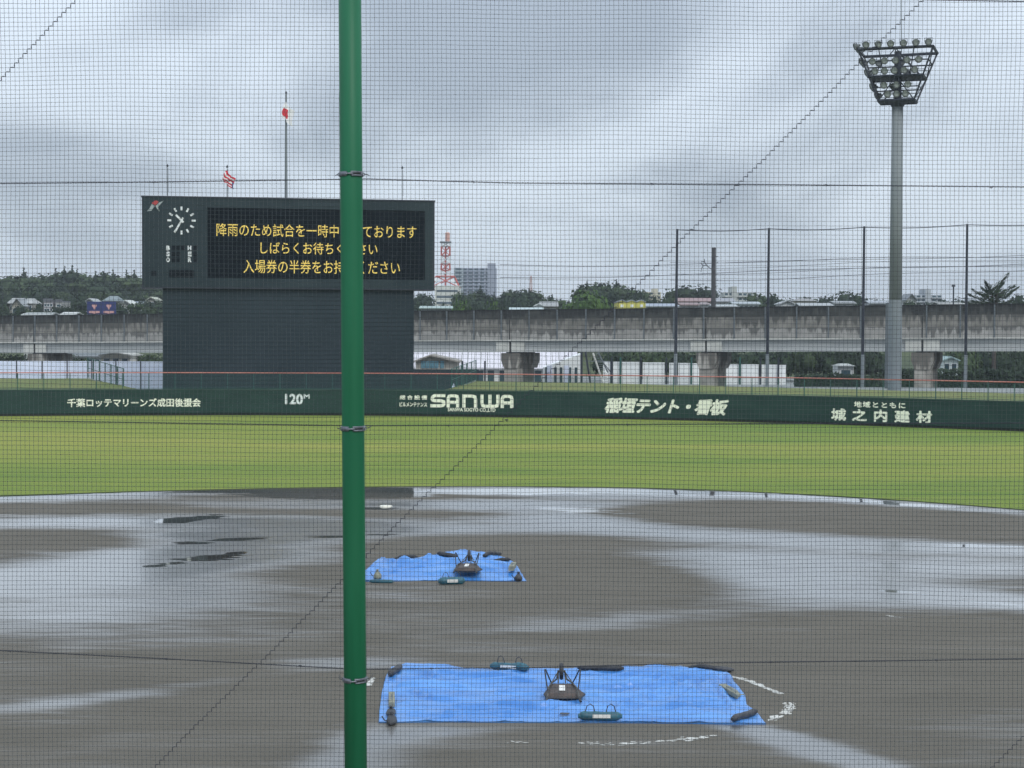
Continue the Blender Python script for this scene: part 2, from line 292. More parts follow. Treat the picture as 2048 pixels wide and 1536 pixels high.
def stain_mat(name, c1, c2, dark, amount, top, depth=1.3):
    """weathered concrete: dark runs that start from the panel's upper edge and fade downwards, random for each panel"""
    m = mat(name, c1, c2, rough=0.85, scale=0.8, detail=6, rnd=0.10, bump=0.01, bscale=3); t = m.node_tree; p = t.nodes['Principled BSDF']
    src = p.inputs['Base Color'].links[0].from_socket
    tcn = N(t, 'ShaderNodeTexCoord'); oi = N(t, 'ShaderNodeObjectInfo'); va = N(t, 'ShaderNodeVectorMath', operation='ADD'); mp_ = N(t, 'ShaderNodeMapping'); mp_.inputs['Scale'].default_value = (1.5, 1.5, 0.16)
    t.links.new(tcn.outputs['Object'], mp_.inputs[0]); sc_ = M_(t, 'MULTIPLY', oi.outputs['Random'], 91.0); cb = N(t, 'ShaderNodeCombineXYZ')
    for i in range(3): t.links.new(sc_, cb.inputs[i])
    t.links.new(mp_.outputs[0], va.inputs[0]); t.links.new(cb.outputs[0], va.inputs[1])
    n = N(t, 'ShaderNodeTexNoise'); n.inputs['Scale'].default_value = 1.3; n.inputs['Detail'].default_value = 5; t.links.new(va.outputs[0], n.inputs['Vector'])
    sp = N(t, 'ShaderNodeSeparateXYZ'); t.links.new(tcn.outputs['Object'], sp.inputs[0])
    g = N(t, 'ShaderNodeMapRange'); g.inputs['From Min'].default_value = top-depth; g.inputs['From Max'].default_value = top; g.inputs['To Min'].default_value = -0.16; g.inputs['To Max'].default_value = 0.28; t.links.new(sp.outputs['Z'], g.inputs[0])
    v = M_(t, 'ADD', M_(t, 'MULTIPLY', n.outputs['Fac'], 1.45), g.outputs[0]); v = M_(t, 'ADD', v, M_(t, 'MULTIPLY_ADD', oi.outputs['Random'], .34, -.27))
    mr = N(t, 'ShaderNodeMapRange', interpolation_type='SMOOTHSTEP'); mr.inputs['From Min'].default_value = 0.62; mr.inputs['From Max'].default_value = 0.86; mr.inputs['To Max'].default_value = amount; t.links.new(v, mr.inputs[0])
    mxn = N(t, 'ShaderNodeMixRGB'); mxn.inputs[2].default_value = (*dark, 1); t.links.new(mr.outputs[0], mxn.inputs[0]); t.links.new(src, mxn.inputs[1]); t.links.new(mxn.outputs[0], p.inputs['Base Color'])
    return m
MT['bar_top'] = stain_mat('barrier_upper', (0.034, 0.037, 0.035), (0.058, 0.060, 0.054), (0.016, 0.018, 0.018), 0.8, 0.55, 1.1)
MT['bar_mid'] = stain_mat('barrier_middle', (0.17, 0.165, 0.145), (0.24, 0.23, 0.205), (0.055, 0.056, 0.052), 0.8, 0.68, 1.5)
MT['bar_low'] = stain_mat('barrier_lower', (0.26, 0.255, 0.235), (0.34, 0.33, 0.305), (0.07, 0.07, 0.065), 0.75, 0.64, 0.95)
MT['girder'] = mat('girder_grey', (0.30, 0.32, 0.32), (0.37, 0.385, 0.38), rough=0.8, scale=0.25, stretch=(1, 1, 3), detail=6, bump=.01)
MT['ledge'] = mat('ledge_concrete', (0.48, 0.48, 0.44), (0.56, 0.56, 0.52), rough=0.85, scale=0.8, detail=6)
MT['pier'] = stain_mat('pier_concrete', (0.26, 0.245, 0.215), (0.38, 0.36, 0.32), (0.07, 0.065, 0.055), 0.8, 2.2, 3.0)
MT['joint'] = mat('joint_dark', (0.014, 0.015, 0.016), (0.02, 0.021, 0.022), rough=0.9)
def leaf_mat(name, c1, c2, rnd=0.22):
    m = mat(name, c1, c2, rough=0.75, scale=0.35, detail=5, rnd=rnd, lo=.4, hi=.66, spec=.25); return m
MT['leaf_dark'] = leaf_mat('leaves_dark', (0.016, 0.031, 0.018), (0.036, 0.060, 0.028))
MT['leaf_mid'] = leaf_mat('leaves_mid', (0.028, 0.050, 0.022), (0.062, 0.092, 0.038))
MT['leaf_bright'] = leaf_mat('leaves_bright', (0.040, 0.085, 0.018), (0.085, 0.150, 0.035), .1)
MT['bark'] = mat('bark', (0.05, 0.042, 0.035), (0.08, 0.068, 0.055), rough=0.9, scale=3)

# ------------------------------------------------------------------ text to mesh
def text_raw(body, offset=0.0, shear=0.0, spacing=1.0, res=3):
    c = bpy.data.curves.new('t', 'FONT'); c.body = body; c.offset = offset; c.shear = shear; c.space_character = spacing; c.resolution_u = res; c.fill_mode = 'FRONT'
    o = bpy.data.objects.new('t', c); COL.objects.link(o); dg = bpy.context.evaluated_depsgraph_get()
    me = bpy.data.meshes.new_from_object(o.evaluated_get(dg))
    vs = np.array([v.co[:2] for v in me.vertices]); fs = [tuple(p.vertices) for p in me.polygons]
    bpy.data.objects.remove(o); bpy.data.curves.remove(c); bpy.data.meshes.remove(me)
    lo, hi = vs.min(0), vs.max(0); return (vs-lo)/(hi-lo), fs
def text_bold(mb, body, fn, w, fo, **kw):
    """thick painted strokes: the outline laid down several times, each layer 1 mm proud of the last"""
    vs, fs = text_raw(body, **kw)
    for i, (a, b) in enumerate(((0, 0), (1, 0), (-1, 0), (0, 1), (0, -1), (.7, .7), (-.7, .7), (.7, -.7), (-.7, -.7))):
        mb.add([fn(s+a*w[0], t+b*w[1])+fo*(.001*i) for s, t in vs], fs)
def text_on(mb, body, fn, **kw):
    """fn(s, t) -> world point, s and t run 0..1 over the text's box"""
    vs, fs = text_raw(body, **kw); mb.add([fn(a, b) for a, b in vs], fs)

# ------------------------------------------------------------------ ground
MOUND = (-2.05, 53.4)
def dirt_z(x, y):
    d = math.hypot(x-MOUND[0], y-MOUND[1]); return 0.30*(1-S((d-0.9)/2.6))
def ghit(px, py, f=dirt_z, lift=0.0):
    p = gp(px, py)
    for _ in range(6): p = gp(px, py, f(p.x, p.y)+lift)
    return p
# wall line (foot) fitted from where it stands
wp = [(0,833.5),(340,830.5),(595,831),(780,833.6),(1060,835),(1180,838.6),(1480,844.6),(1640,849),(1900,857),(2048,865)]
WX = np.array([gp(*q).x for q in wp]); WY = np.array([gp(*q).y for q in wp]); _pf = np.polyfit(WX, WY, 3); _pd = np.polyder(_pf)
def wally(x):
    lo, hi = -43.0, 38.5
    if x < lo: return float(np.polyval(_pf, lo) + (x-lo)*max(0.10, np.polyval(_pd, lo)) - 0.004*(x-lo)**2)
    if x > hi: return float(np.polyval(_pf, hi) + (x-hi)*np.polyval(_pd, hi) - 0.004*(x-hi)**2)
    return float(np.polyval(_pf, x))
# far edge of the infield dirt
ep = [(0,992),(170,987),(330,983),(600,975.5),(830,973),(1100,974.5),(1350,979),(1600,989),(1850,1004),(2048,1021)]
EX = [gp(*q).x for q in ep]; EY = [gp(*q).y for q in ep]; _ef = np.polyfit(EX, EY, 4)
def edgey(x):
    x0 = max(-23.5, min(22.0, x)); y = float(np.polyval(_ef, x0)); d = x-x0
    return y - 0.75*abs(d) - 0.012*d*d
def strip(name, m, xs, ya, yb, za, zb, rows=8, attr=None, **kw):
    mb = MB(); n = len(xs)
    for j in range(rows+1):
        k = j/rows
        for x in xs: mb.v.append((x, ya(x)*(1-k)+yb(x)*k, za(x)*(1-k)+zb(x)*k))
    for j in range(rows):
        for i in range(n-1): mb.f.append((j*n+i, j*n+i+1, (j+1)*n+i+1, (j+1)*n+i)); mb.m.append(0)
    o = mb.build(name, m, **kw)
    if attr:
        for an, fn in attr.items():
            a = o.data.attributes.new(an, 'FLOAT', 'POINT'); a.data.foreach_set('value', [fn(*v) for v in mb.v])
    return o
gmb = MB(); G = 9000
gmb.add([(-G, -300, -.5), (G, -300, -.5), (G, G, -.5), (-G, G, -.5)], [(0, 1, 2, 3)]); tag(gmb.build('ground', MT['soil']), kind='structure')
xs = [-62 + i*1.0 for i in range(121)]
def lush(x, y, z):
    px, py = proj((x, y, z)); v = 0.0
    v += 0.36*S((px-1150)/500)*S(1-(py-838)/85)            # greener turf at right centre
    v += 0.20*S((py-930)/45)                                # and beside the infield
    v -= 0.12*S(1-abs(py-905)/45); v -= .10*S(1-px/700)*S(1-abs(py-870)/40)
    return v
strip('outfield_grass', MT['grass'], xs, lambda x: edgey(x), lambda x: wally(x)+.5, lambda x: .03, lambda x: .03, rows=60, attr={'lush': lush}, kind='structure')
strip('turf_edge', MT['forest_floor'], [-24+.5*i for i in range(96)], lambda x: edgey(x)-.015, lambda x: edgey(x), lambda x: -.02, lambda x: .031, rows=1, kind='structure')

WET = [ # centre x, y, half width, half height, strength, tilt (where water lies on the dirt)
 (120,992,300,9,.95,-.03),(200,1043,330,13,.85,-.01),(330,1070,260,12,.45,0),(120,1155,330,32,.75,-.10),(330,1128,330,34,.60,-.06),(500,1100,260,30,.60,-.05),(620,1066,290,18,.6,0),(470,1180,300,30,.42,-.05),
 (300,1215,420,44,.38,-.06),(60,1240,170,34,.34,0),(560,1010,340,9,.42,0),(640,1040,200,9,.4,0),
 (1000,1008,330,13,.8,.01),(1150,984,330,11,.95,.01),(1160,1036,210,15,.85,.03),(950,1058,400,13,.42,.02),(1400,1062,340,14,.5,.05),
 (1450,989,330,8,.95,.03),(1850,1011,260,7,.9,.07),(1660,1041,230,6,.42,.01),(1650,1086,420,13,.55,.04),(1900,1096,240,9,.9,.03),(1500,1112,260,16,.6,.04),
 (1540,1152,250,22,.72,.10),(1620,1196,320,26,.60,.03),(1880,1188,260,17,.62,.07),(2010,1206,150,12,.9,.08),(1740,1134,380,30,.42,.03),(1950,1135,220,20,.5,.0),
 (1270,1236,210,17,.5,-.03),(1060,1258,190,10,.3,-.03),(1240,1200,140,14,.22,0),
 (1500,1458,110,9,.7,.16),(1600,1488,130,17,.75,.22),(1720,1526,150,18,.75,.25),(1960,1440,260,60,.22,0),
 (690,1325,150,14,.62,.02),(330,1378,330,13,.45,-.12),(120,1405,200,12,.32,-.08),(840,1468,160,13,.5,-.05),(700,1500,110,34,.55,-.35),(730,1530,120,40,.5,-.2),
 (1000,1296,200,10,.20,0),(1300,1310,240,9,.18,0),(430,1270,200,18,.2,-.05)]
DRY = [(110,1080,150,17,.75,-.02),(120,1017,300,7,.6,0),(1460,1030,250,19,.95,.0),(1780,1046,260,22,.55,.03),(880,995,190,7,.55,0),(830,1027,200,7,.6,.0),(1290,1024,90,8,.4,0),
 (1230,1160,190,50,.7,.03),(880,1090,330,22,.6,0),(600,1160,170,40,.45,0),(560,1380,280,60,.35,0),(1700,1350,460,90,.4,0),(1900,1300,240,40,.4,0)]
PUD = [(590,980,300,8.5,1.0,0),(670,988,200,11,1.15,0),(1010,983,230,7,1.0,0),(1300,984,260,6,.95,.02),(1560,992,230,5,.9,.04),(1800,1008,180,4,.85,.07),(350,1041,44,7,1.1,-.06),(400,1036,60,5,.95,-.08),(60,990,200,6,.8,-.03),
 (470,1079,80,4,.82,-.04),(380,1086,50,3.5,.8,0),(330,1129,60,4.5,.80,-.12),(415,1117,75,7,.88,-.06),(470,1107,36,4.5,.85,-.1),(665,1073,60,3.5,.72,0),(770,1069,50,3,.66,0),(740,1017,80,2.6,.85,.0),(1150,1020,120,7,.7,.05),(2000,1207,120,5,.66,.09),(1940,1092,150,4,.66,.02),(1800,1184,80,4,.6,.08)]
def blob(px, py, L, p=1.0):
    s = 0.0
    for cx, cy, rx, ry, k, tl in L:
        dx = px-cx; dy = py-cy-dx*tl; q = (dx/rx)**2 + (dy/ry)**2
        if q < 5: s = max(s, k*math.exp(-q*p)) if p != 1.0 else s + k*math.exp(-q*0.9)
    return s
def field(v):
    px, py = proj(v); return 0.13 + blob(px, py, WET) - blob(px, py, DRY)
nx, x0_, dx_ = 300, -37.5, 0.25
mb = MB(); ys = []; y = 18.0
while y < 84: ys.append(y); y += 0.10 + 0.0030*(y-18)
wet_l = []; pud_l = []
for yy in ys:
    for i in range(nx+1):
        x = x0_ + i*dx_; z = dirt_z(x, yy) + 0.012*noise.noise(Vector((x*.35, yy*.35, 3)))
        v = (x, yy, z); mb.v.append(v); px, py = proj(v)
        wet_l.append(max(0, min(1.0, 0.13 + blob(px, py, WET) - blob(px, py, DRY)))); pud_l.append(blob(px, py, PUD, .8))
n = nx+1
for j in range(len(ys)-1):
    for i in range(nx):
        x = x0_+i*dx_
        if ys[j] > edgey(x)+1.0: continue
        mb.f.append((j*n+i, j*n+i+1, (j+1)*n+i+1, (j+1)*n+i)); mb.m.append(0)
dirt = mb.build('infield_dirt', MT['dirt'], smooth=True, kind='structure')
for nme, L in (('wet', wet_l), ('puddle', pud_l)):
    a = dirt.data.attributes.new(nme, 'FLOAT', 'POINT'); a.data.foreach_set('value', L)

# banks behind the wall (a cut between them leads to the foot of the scoreboard)
LA, LB = at(176, 757, 165), at(247, 781.5, 154.2)
RA, RB = at(952, 762, 165), at(903, 782.5, 153.6)
def lefty(x): return 165.5
def bank(name, xs, yb, zb, edge):
    # edge(y) gives the x limit of the level top at depth y
    mb = MB(); rows = 12; n = len(xs)
    for j in range(rows+1):
        k = j/rows
        for s in xs:
            y0 = wally(s)+.35; y1 = yb(s); y = y0*(1-k)+y1*k; z = 2.22*(1-k)+zb(s)*k + .05*noise.noise(Vector((s*.3, y*.3, 1)))
            mb.v.append((edge(s, y), y, z))
    for j in range(rows):
        for i in range(n-1): mb.f.append((j*n+i, j*n+i+1, (j+1)*n+i+1, (j+1)*n+i)); mb.m.append(0)
    # outer skirts
    b = len(mb.v); top = list(range(rows*n, rows*n+n)); mb.v += [(mb.v[q][0], mb.v[q][1]+1.5, .2) for q in top]
    mb.f += [(top[i], top[i+1], b+i+1, b+i) for i in range(n-1)]; mb.m += [0]*(n-1)
    side = 0 if name.endswith('x') else None
    for col in (0, n-1):
        ids = [j*n+col for j in range(rows+1)]; b = len(mb.v); mb.v += [(mb.v[q][0], mb.v[q][1], .2) for q in ids]
        mb.f += [(ids[i], ids[i+1], b+i+1, b+i) for i in range(rows)]; mb.m += [0]*rows
    return tag(mb.build(name, MT['berm'], smooth=False), kind='structure')
def lim(A, B, y): k = (y-A.y)/(B.y-A.y); return A.x + (B.x-A.x)*k
def eL(s, y): return min(s, lim(LA, LB, y)+.3) if s > -60 else s
def eR(s, y): return max(s, lim(RA, RB, y)-.3)
bank('bank', [-62+i*0.9 for i in range(36)], lambda x: 165.5, lambda x: LA.z-.02, eL)
bank('bank', [RB.x-1+i*1.0 for i in range(64)], lambda x: 165.5-0.22*max(0, x-8), lambda x: RA.z-.02-0.014*max(0, x+3), eR)
# ------------------------------------------------------------------ outfield wall with its lettering
WH = 2.3
wall = thing('outfield_wall', (0, 150, 0), 'long dark green padded outfield wall with white painted advertisements', 'wall')
def wn(x):
    d = (wally(x+.05)-wally(x-.05))/.1; t = Vector((1, d, 0)).normalized(); return t, Vector((t.y, -t.x, 0))    # tangent, outward (towards home)
wx = [-62 + i*1.0 for i in range(121)]
def profile(name, m, prof, smooth=False):
    """sweep a closed profile (out, z) along the wall"""
    mb = MB(); n = len(prof)
    for x in wx:
        t, o = wn(x)
        for a, z in prof: mb.v.append((x+o.x*a, wally(x)+o.y*a, z))
    for i in range(len(wx)-1):
        for k in range(n): mb.f.append((i*n+k, (i+1)*n+k, (i+1)*n+(k+1) % n, i*n+(k+1) % n)); mb.m.append(0)
    return mb.build(name, m, wall, smooth)
profile('padding', MT['wall_green'], [(0, .20), (.03, .24), (.03, 1.2), (.03, WH-.08), (-.25, WH-.08), (-.25, .2)])
profile('shadow_gap_kick', MT['gap_shade'], [(-.03, 0), (-.03, .20), (-.25, .20), (-.25, 0)])  # set-back kick strip, its dark colour stands in for the shadow gap
profile('coping', MT['wall_cap'], [(.05, WH-.075), (.05, WH), (-.3, WH), (-.3, WH-.075)])
def wall_rect(px0, px1, pyt, pyb):
    """px range and y range (at the middle) on the wall face -> function (s, t)"""
    def xw(px):
        x = 0.0
        for _ in range(40):
            d = ray(px, 800); x = .5*x + .5*(d.x/d.y)*wally(x)
        return x
    xa, xb = xw(px0), xw(px1); pm = .5*(px0+px1); xm = xw(pm)
    def zat(py): return at(pm, py, wally(xm)).z
    z0, z1 = zat(pyb), zat(pyt)
    def fn(s, t):
        x = xa+(xb-xa)*s; tt, o = wn(x); return Vector((x+o.x*.046, wally(x)+o.y*.046, z0+(z1-z0)*t))
    return fn
def sign(body, rect, m='letter', bold=0, **kw):
    mb = MB()
    if bold: text_bold(mb, body, wall_rect(*rect), (bold/(rect[1]-rect[0]), bold/(rect[3]-rect[2])), Vector((0, -1, 0)), **kw)
    else: text_on(mb, body, wall_rect(*rect), **kw)
    return mb.build('lettering', MT[m], wall)
sign('千葉ロッテマリーンズ成田後援会', (135, 401, 797, 813.5), bold=.55)
sign('120', (571, 605, 788.5, 808), 'letter2', bold=1.0)
sign('M', (608, 619, 788.5, 797), 'letter2', bold=.5)
sign('総合設備', (800, 854, 790.5, 799), bold=.35, spacing=1.5)
sign('ビルメンテナンス', (799.5, 854, 804.5, 813), bold=.35)
sign('SANWA SOGYO CO.,LTD', (896, 991, 816, 824), 'letter', bold=.25)
sign('稲垣テント・看板', (1211, 1457, 798, 827), bold=1.5, shear=.32, spacing=.9)
sign('地域とともに', (1709, 1811, 804, 815.5), bold=.6, spacing=1.25)
sign('城之内建材', (1664, 1864, 820, 843), bold=1.1, spacing=1.75)
# the big five letters: thick strokes with rounded corners
def ribbon(mb, pts, w, fn):
    pts = [Vector((a, b, 0)) for a, b in pts]; L = []; Rr = []
    for i, p in enumerate(pts):
        d0 = (p-pts[i-1]).normalized() if i else (pts[1]-p).normalized(); d1 = (pts[i+1]-p).normalized() if i < len(pts)-1 else d0
        n0 = Vector((-d0.y, d0.x, 0)); n1 = Vector((-d1.y, d1.x, 0)); m = (n0+n1).normalized(); k = w/2/max(.5, m.dot(n0))
        L.append(p+m*k); Rr.append(p-m*k)
    vs = [fn(q.x, q.y) for q in L] + [fn(q.x, q.y) for q in Rr]; n = len(pts)
    mb.add(vs, [(i, i+1, n+i+1, n+i) for i in range(n-1)])
def letters5():
    fn0 = wall_rect(861, 1027, 788.5, 815.5); W = 1180.0; H = 192.0
    fn = lambda a, b: fn0(a/W, b/H); mb = MB(); w = 46; q = w/2
    def L(pts): ribbon(mb, pts, w, fn)
    L([(215, H-q), (60, H-q), (q+8, H-q-22), (q+2, H-q-50), (q+12, H/2+6), (60, H/2), (150, H/2), (190, H/2-14), (196, 52), (180, q+8), (150, q), (0, q)])   # S
    for ox in (232, 1000): # A
        L([(ox+q, 0), (ox+q, H-60), (ox+q+12, H-q-10), (ox+60, H-q), (ox+120, H-q), (ox+150, H-q-12), (ox+157, H-60), (ox+157, 0)]); L([(ox+w, 74), (ox+134, 74)])
    ox = 466; L([(ox+q-10, 0), (ox+q-10, H-q-1), (ox+130, H-q-1), (ox+168, H-q-14), (ox+178, H-70), (ox+178, 0)])   # N
    ox = 712; L([(ox+q, H), (ox+q, 64), (ox+q+14, q+8), (ox+64, q), (ox+200, q), (ox+238, q+10), (ox+248, 64), (ox+248, H)]); L([(ox+136, H), (ox+136, w-2)])   # W
    return mb.build('lettering', MT['letter'], wall)
letters5()

# ------------------------------------------------------------------ light wire fence standing on the wall
fen = thing('wire_fence', (0, 150, WH), 'low green wire fence with a coral red top rail on the outfield wall', 'fence')
FH = 1.42
mb = MB(); x = -55.0; pts = []; cnt = 0
post = MB().box((0, 0, FH/2), (.06, .06, FH)).mesh('fence_post', MT['fence_green'])
posts_at = []
px = -12.5*52.4+10
while px < 2400:
    d = ray(px, 790); xx = 0.0
    for _ in range(30): xx = .5*xx+.5*(d.x/d.y)*wally(xx)
    posts_at.append(xx); px += 52.4
for xx in posts_at:
    if -46 < xx < 44:
        o = inst('post', post, fen, (xx, wally(xx)-.12-150, 0))
mb = MB(); mb.tube([(x, wally(x)-.12, WH+FH) for x in [-50+i*1.5 for i in range(64)]], .055, 6, True); mb.build('top_rail', MT['rail_red'], fen)
mb = MB(); mb.tube([(x, wally(x)-.12, WH+.08) for x in [-50+i*1.5 for i in range(64)]], .02, 4)
x = -48.0
while x < 44:
    yb = wally(x)-.12; mb.box((x, yb, WH+FH/2), (.009, .009, FH-.04)); x += 0.10
for k in range(1, 14):
    pts = [(x, wally(x)-.12, WH+.1*k) for x in [-48+i*2.0 for i in range(47)]]; mb.tube(pts, .0045, 3, False)
tag(mb.build('wire_mesh', MT['fence_green'], fen), kind='stuff')

# ------------------------------------------------------------------ scoreboard
BO = Vector((-33.17, 156.0, 0)); BU = Vector((.986, .166, 0)).normalized(); BN = Vector((BU.y, -BU.x, 0))    # BN points to home
BW, BT, BB = 26.36, 19.42, 11.26
def bd(px, py, out=0.0):
    """point of the board's front plane seen at that place, as (u, z)"""
    d = ray(px, py); k = (BO-CAMP).dot(BN)/d.dot(BN); P = CAMP + d*k; return (P-BO).dot(BU), P.z
def bp(u, z, out=0.0): return BO + BU*u + BN*out + Vector((0, 0, z))
board = thing('scoreboard', BO, 'huge dark slate scoreboard showing three lines of yellow characters', 'scoreboard')
def slab(mb, u0, u1, z0, z1, d0, d1):
    c = bp((u0+u1)/2, (z0+z1)/2, (d0+d1)/2); mb.box(c, (u1-u0, abs(d1-d0), z1-z0), rot=Matrix((BU, -BN, Vector((0, 0, 1)))).transposed())
us0, zs1 = bd(415, 415); us1, _ = bd(850, 424); zs0 = bd(415, 556)[1]
mb = MB()
slab(mb, 0, BW, zs1, BT-.12, 0, -3.2); slab(mb, 0, BW, BB, zs0, 0, -3.2); slab(mb, 0, us0, zs0, zs1, 0, -3.2); slab(mb, us1, BW, zs0, zs1, 0, -3.2)
slab(mb, us0, us1, zs0, zs1, -1.0, -3.2); mb.build('housing', MT['board'], board)
mb = MB(); slab(mb, -.06, BW+.06, BT-.12, BT, .06, -3.26); mb.build('top_trim', MT['dark_steel'], board); mb = MB(); slab(mb, -.03, BW+.03, BB-.1, BB, .03, -3.2); mb.build('edge_trim', MT['dark_steel'], board)
ctrim = MB()
for a in (0.0, BW-.10): ctrim = MB(); slab(ctrim, a, a+.10, BB, BT-.12, .012, 0); ctrim.build('corner_trim', MT['dark_steel'], board)
# led modules of the screen, laid edge to edge
scr = bpy.data.objects.new('screen', MB().mesh('screen', MT['screen'])); bpy.data.objects.remove(scr)
mb = MB(); slab(mb, us0+.02, us1-.02, zs0+.02, zs1-.02, -.10, -.9); screen = mb.build('screen', MT['screen'], board)
mb = MB(); nu, nz_ = 24, 8; du = (us1-us0-.1)/nu; dz = (zs1-zs0-.1)/nz_
for i in range(nu):
    for j in range(nz_):
        slab(mb, us0+.05+i*du+.015, us0+.05+(i+1)*du-.015, zs0+.05+j*dz+.015, zs0+.05+(j+1)*dz-.015, -.065, -.10)
tag(mb.build('led_module', MT['screen'], screen), kind='stuff')
def btext(body, px0, px1, py0, py1, m, par, out=.02, **kw):
    ua, z1 = bd(px0, py0); ub, _ = bd(px1, py0); z0 = bd(px0, py1)[1]
    mb = MB(); text_on(mb, body, lambda s, t: bp(ua+(ub-ua)*s, z0+(z1-z0)*t, out), **kw); return mb.build('lettering', MT[m], par)
btext('降雨のため試合を一時中断しております', 433, 833, 446, 472, 'led', screen, -.05, offset=.002)
btext('しばらくお待ちください', 521, 755, 483.5, 507.5, 'led', screen, -.05, offset=.002)
btext('入場券の半券をお持ちください', 487, 800, 519, 546, 'led', screen, -.05, offset=.002)
# clock
cu, cz = bd(363, 441); ck = thing('clock', bp(cu, cz) - Vector(BO), None, None); ck.name = 'clock'; ck.parent = board
for a in ('label', 'category'):
    if a in ck: del ck[a]
def bar_on(name, u0, z0, u1, z1, w, par, m, out=.05):
    mb = MB(); d = Vector((u1-u0, z1-z0)).normalized(); n = Vector((-d.y, d.x))*w/2
    quad = [(u0+n.x, z0+n.y), (u1+n.x, z1+n.y), (u1-n.x, z1-n.y), (u0-n.x, z0-n.y)]
    mb.prism([bp(a, b, 0) for a, b in quad], BN*.004, BN*out); return mb.build(name, MT[m], par)
for k in range(12):
    a = R(30*k); bar_on('hour_mark', cu+math.sin(a)*.90, cz+math.cos(a)*.90, cu+math.sin(a)*1.25, cz+math.cos(a)*1.25, .17, ck, 'white')
hu, hz_ = bd(351.5, 429.5); mu, mz = bd(350.5, 463)
bar_on('hour_hand', cu-(hu-cu)*.34, cz-(hz_-cz)*.34, hu, hz_, .18, ck, 'white', .07); bar_on('minute_hand', cu-(mu-cu)*.25, cz-(mz-cz)*.25, mu, mz, .16, ck, 'white', .09)
for t, px, py in (('B', 336, 496), ('S', 336, 508), ('O', 336, 519.5), ('H', 379, 496), ('E', 379.5, 508), ('R', 379.5, 519.5)):
    btext(t, px-3.6, px+3.6, py-4.8, py+4.8, 'white', board, .03, offset=.055)
def cell(px0, px1, py0, py1):
    mb = MB(); ua, z1 = bd(px0, py0); ub, _ = bd(px1, py0); z0 = bd(px0, py1)[1]; slab(mb, ua, ub, z0, z1, .02, 0.003); return mb.build('display_cell', MT['screen_cell'], board)
for j, y in enumerate((496, 508, 519.5)):
    for i in range((3, 2, 2)[j]): cell(343+i*9.6, 351+i*9.6, y-4.8, y+4.8)
    cell(386, 393.5, y-4.8, y+4.8)
cell(338, 388.5, 539.5, 555); cell(302.5, 312.5, 541.5, 551.5)
for nme, m, poly in (('emblem', 'logo_red', [(303.5, 406.5), (308, 402), (313, 400.3), (318, 404), (310.3, 411.2)]), ('emblem', 'logo_grey', [(303.5, 407.5), (309.7, 412), (305.5, 417), (303, 421.5), (294, 422.5), (299.5, 416)]),
                     ('emblem', 'logo_grey', [(310.9, 412), (319, 404.8), (328, 401), (322.5, 406.5), (315.8, 414.5), (319.8, 423.5), (314.5, 418)])):
    mb = MB(); mb.prism([bp(*bd(a, b)) for a, b in poly], BN*.003, BN*.02); mb.build(nme, MT[m], board)
# tower base with lapped siding
ul, _ = bd(325, 640); ur, _ = bd(828.5, 640)
mb = MB(); slab(mb, ul, ur, -.4, BB-.1, -.42, -3.0); mb.build('base', MT['board_low'], board)
pl = MB(); Lw = ur-ul
sid = MB(); 
for i in range(27):
    z = 1.0+i*.38
    if z+.38 > BB-.1: break
    mbs = MB(); c0 = bp(ul, z, -.42); c1 = bp(ur, z, -.42); up = Vector((0, 0, .37))
    mbs.prism([c0, c0+up, c0+BN*.045], Vector((0, 0, 0)), c1-c0); mbs.build('siding_board', MT['board_low'], board)
for u in (ul+2.2, ur-2.2, (ul+ur)/2):
    pass
# poles and flags above the board
def pole(px, pyt, pyb, r, label, flagged=False):
    P = bp(*bd(px, pyb)) ; Pb = P - BN*1.6; zt = at(px, pyt, Pb.y).z; Pb.z = BT-.02
    t = thing('flagpole', Pb, label, 'flagpole', None); mb = MB(); mb.tube([(0, 0, 0), (0, 0, (zt-Pb.z)*.5), (0, 0, zt-Pb.z)], [r, r*.8, r*.55], 8); mb.build('pole', MT['conc_low'], t, world=False)
    mb = MB(); mb.lathe([(.0, zt-Pb.z), (.09, zt-Pb.z+.05), (.11, zt-Pb.z+.12), (.05, zt-Pb.z+.2), (0.01, zt-Pb.z+.3)], 8); mb.build('finial', MT['dark_steel'], t, world=False)
    mb = MB(); mb.tube([(.1, -.05, .5), (.06, -.05, zt-Pb.z-.1)], .012, 4); mb.build('halyard', MT['rope'], t, world=False); return t, zt-Pb.z
pole(334, 334, 391, .05, 'thin bare pole on the scoreboard above its clock')
fp1, h1 = pole(454.5, 336, 393, .05, 'short flagpole on the scoreboard carrying the striped flag')
fp2, h2 = pole(573.5, 188, 395, .14, 'tallest grey flagpole on the scoreboard carrying the red and white flag')
pole(808, 338, 400, .04, 'thin bare pole near the right end of the scoreboard')
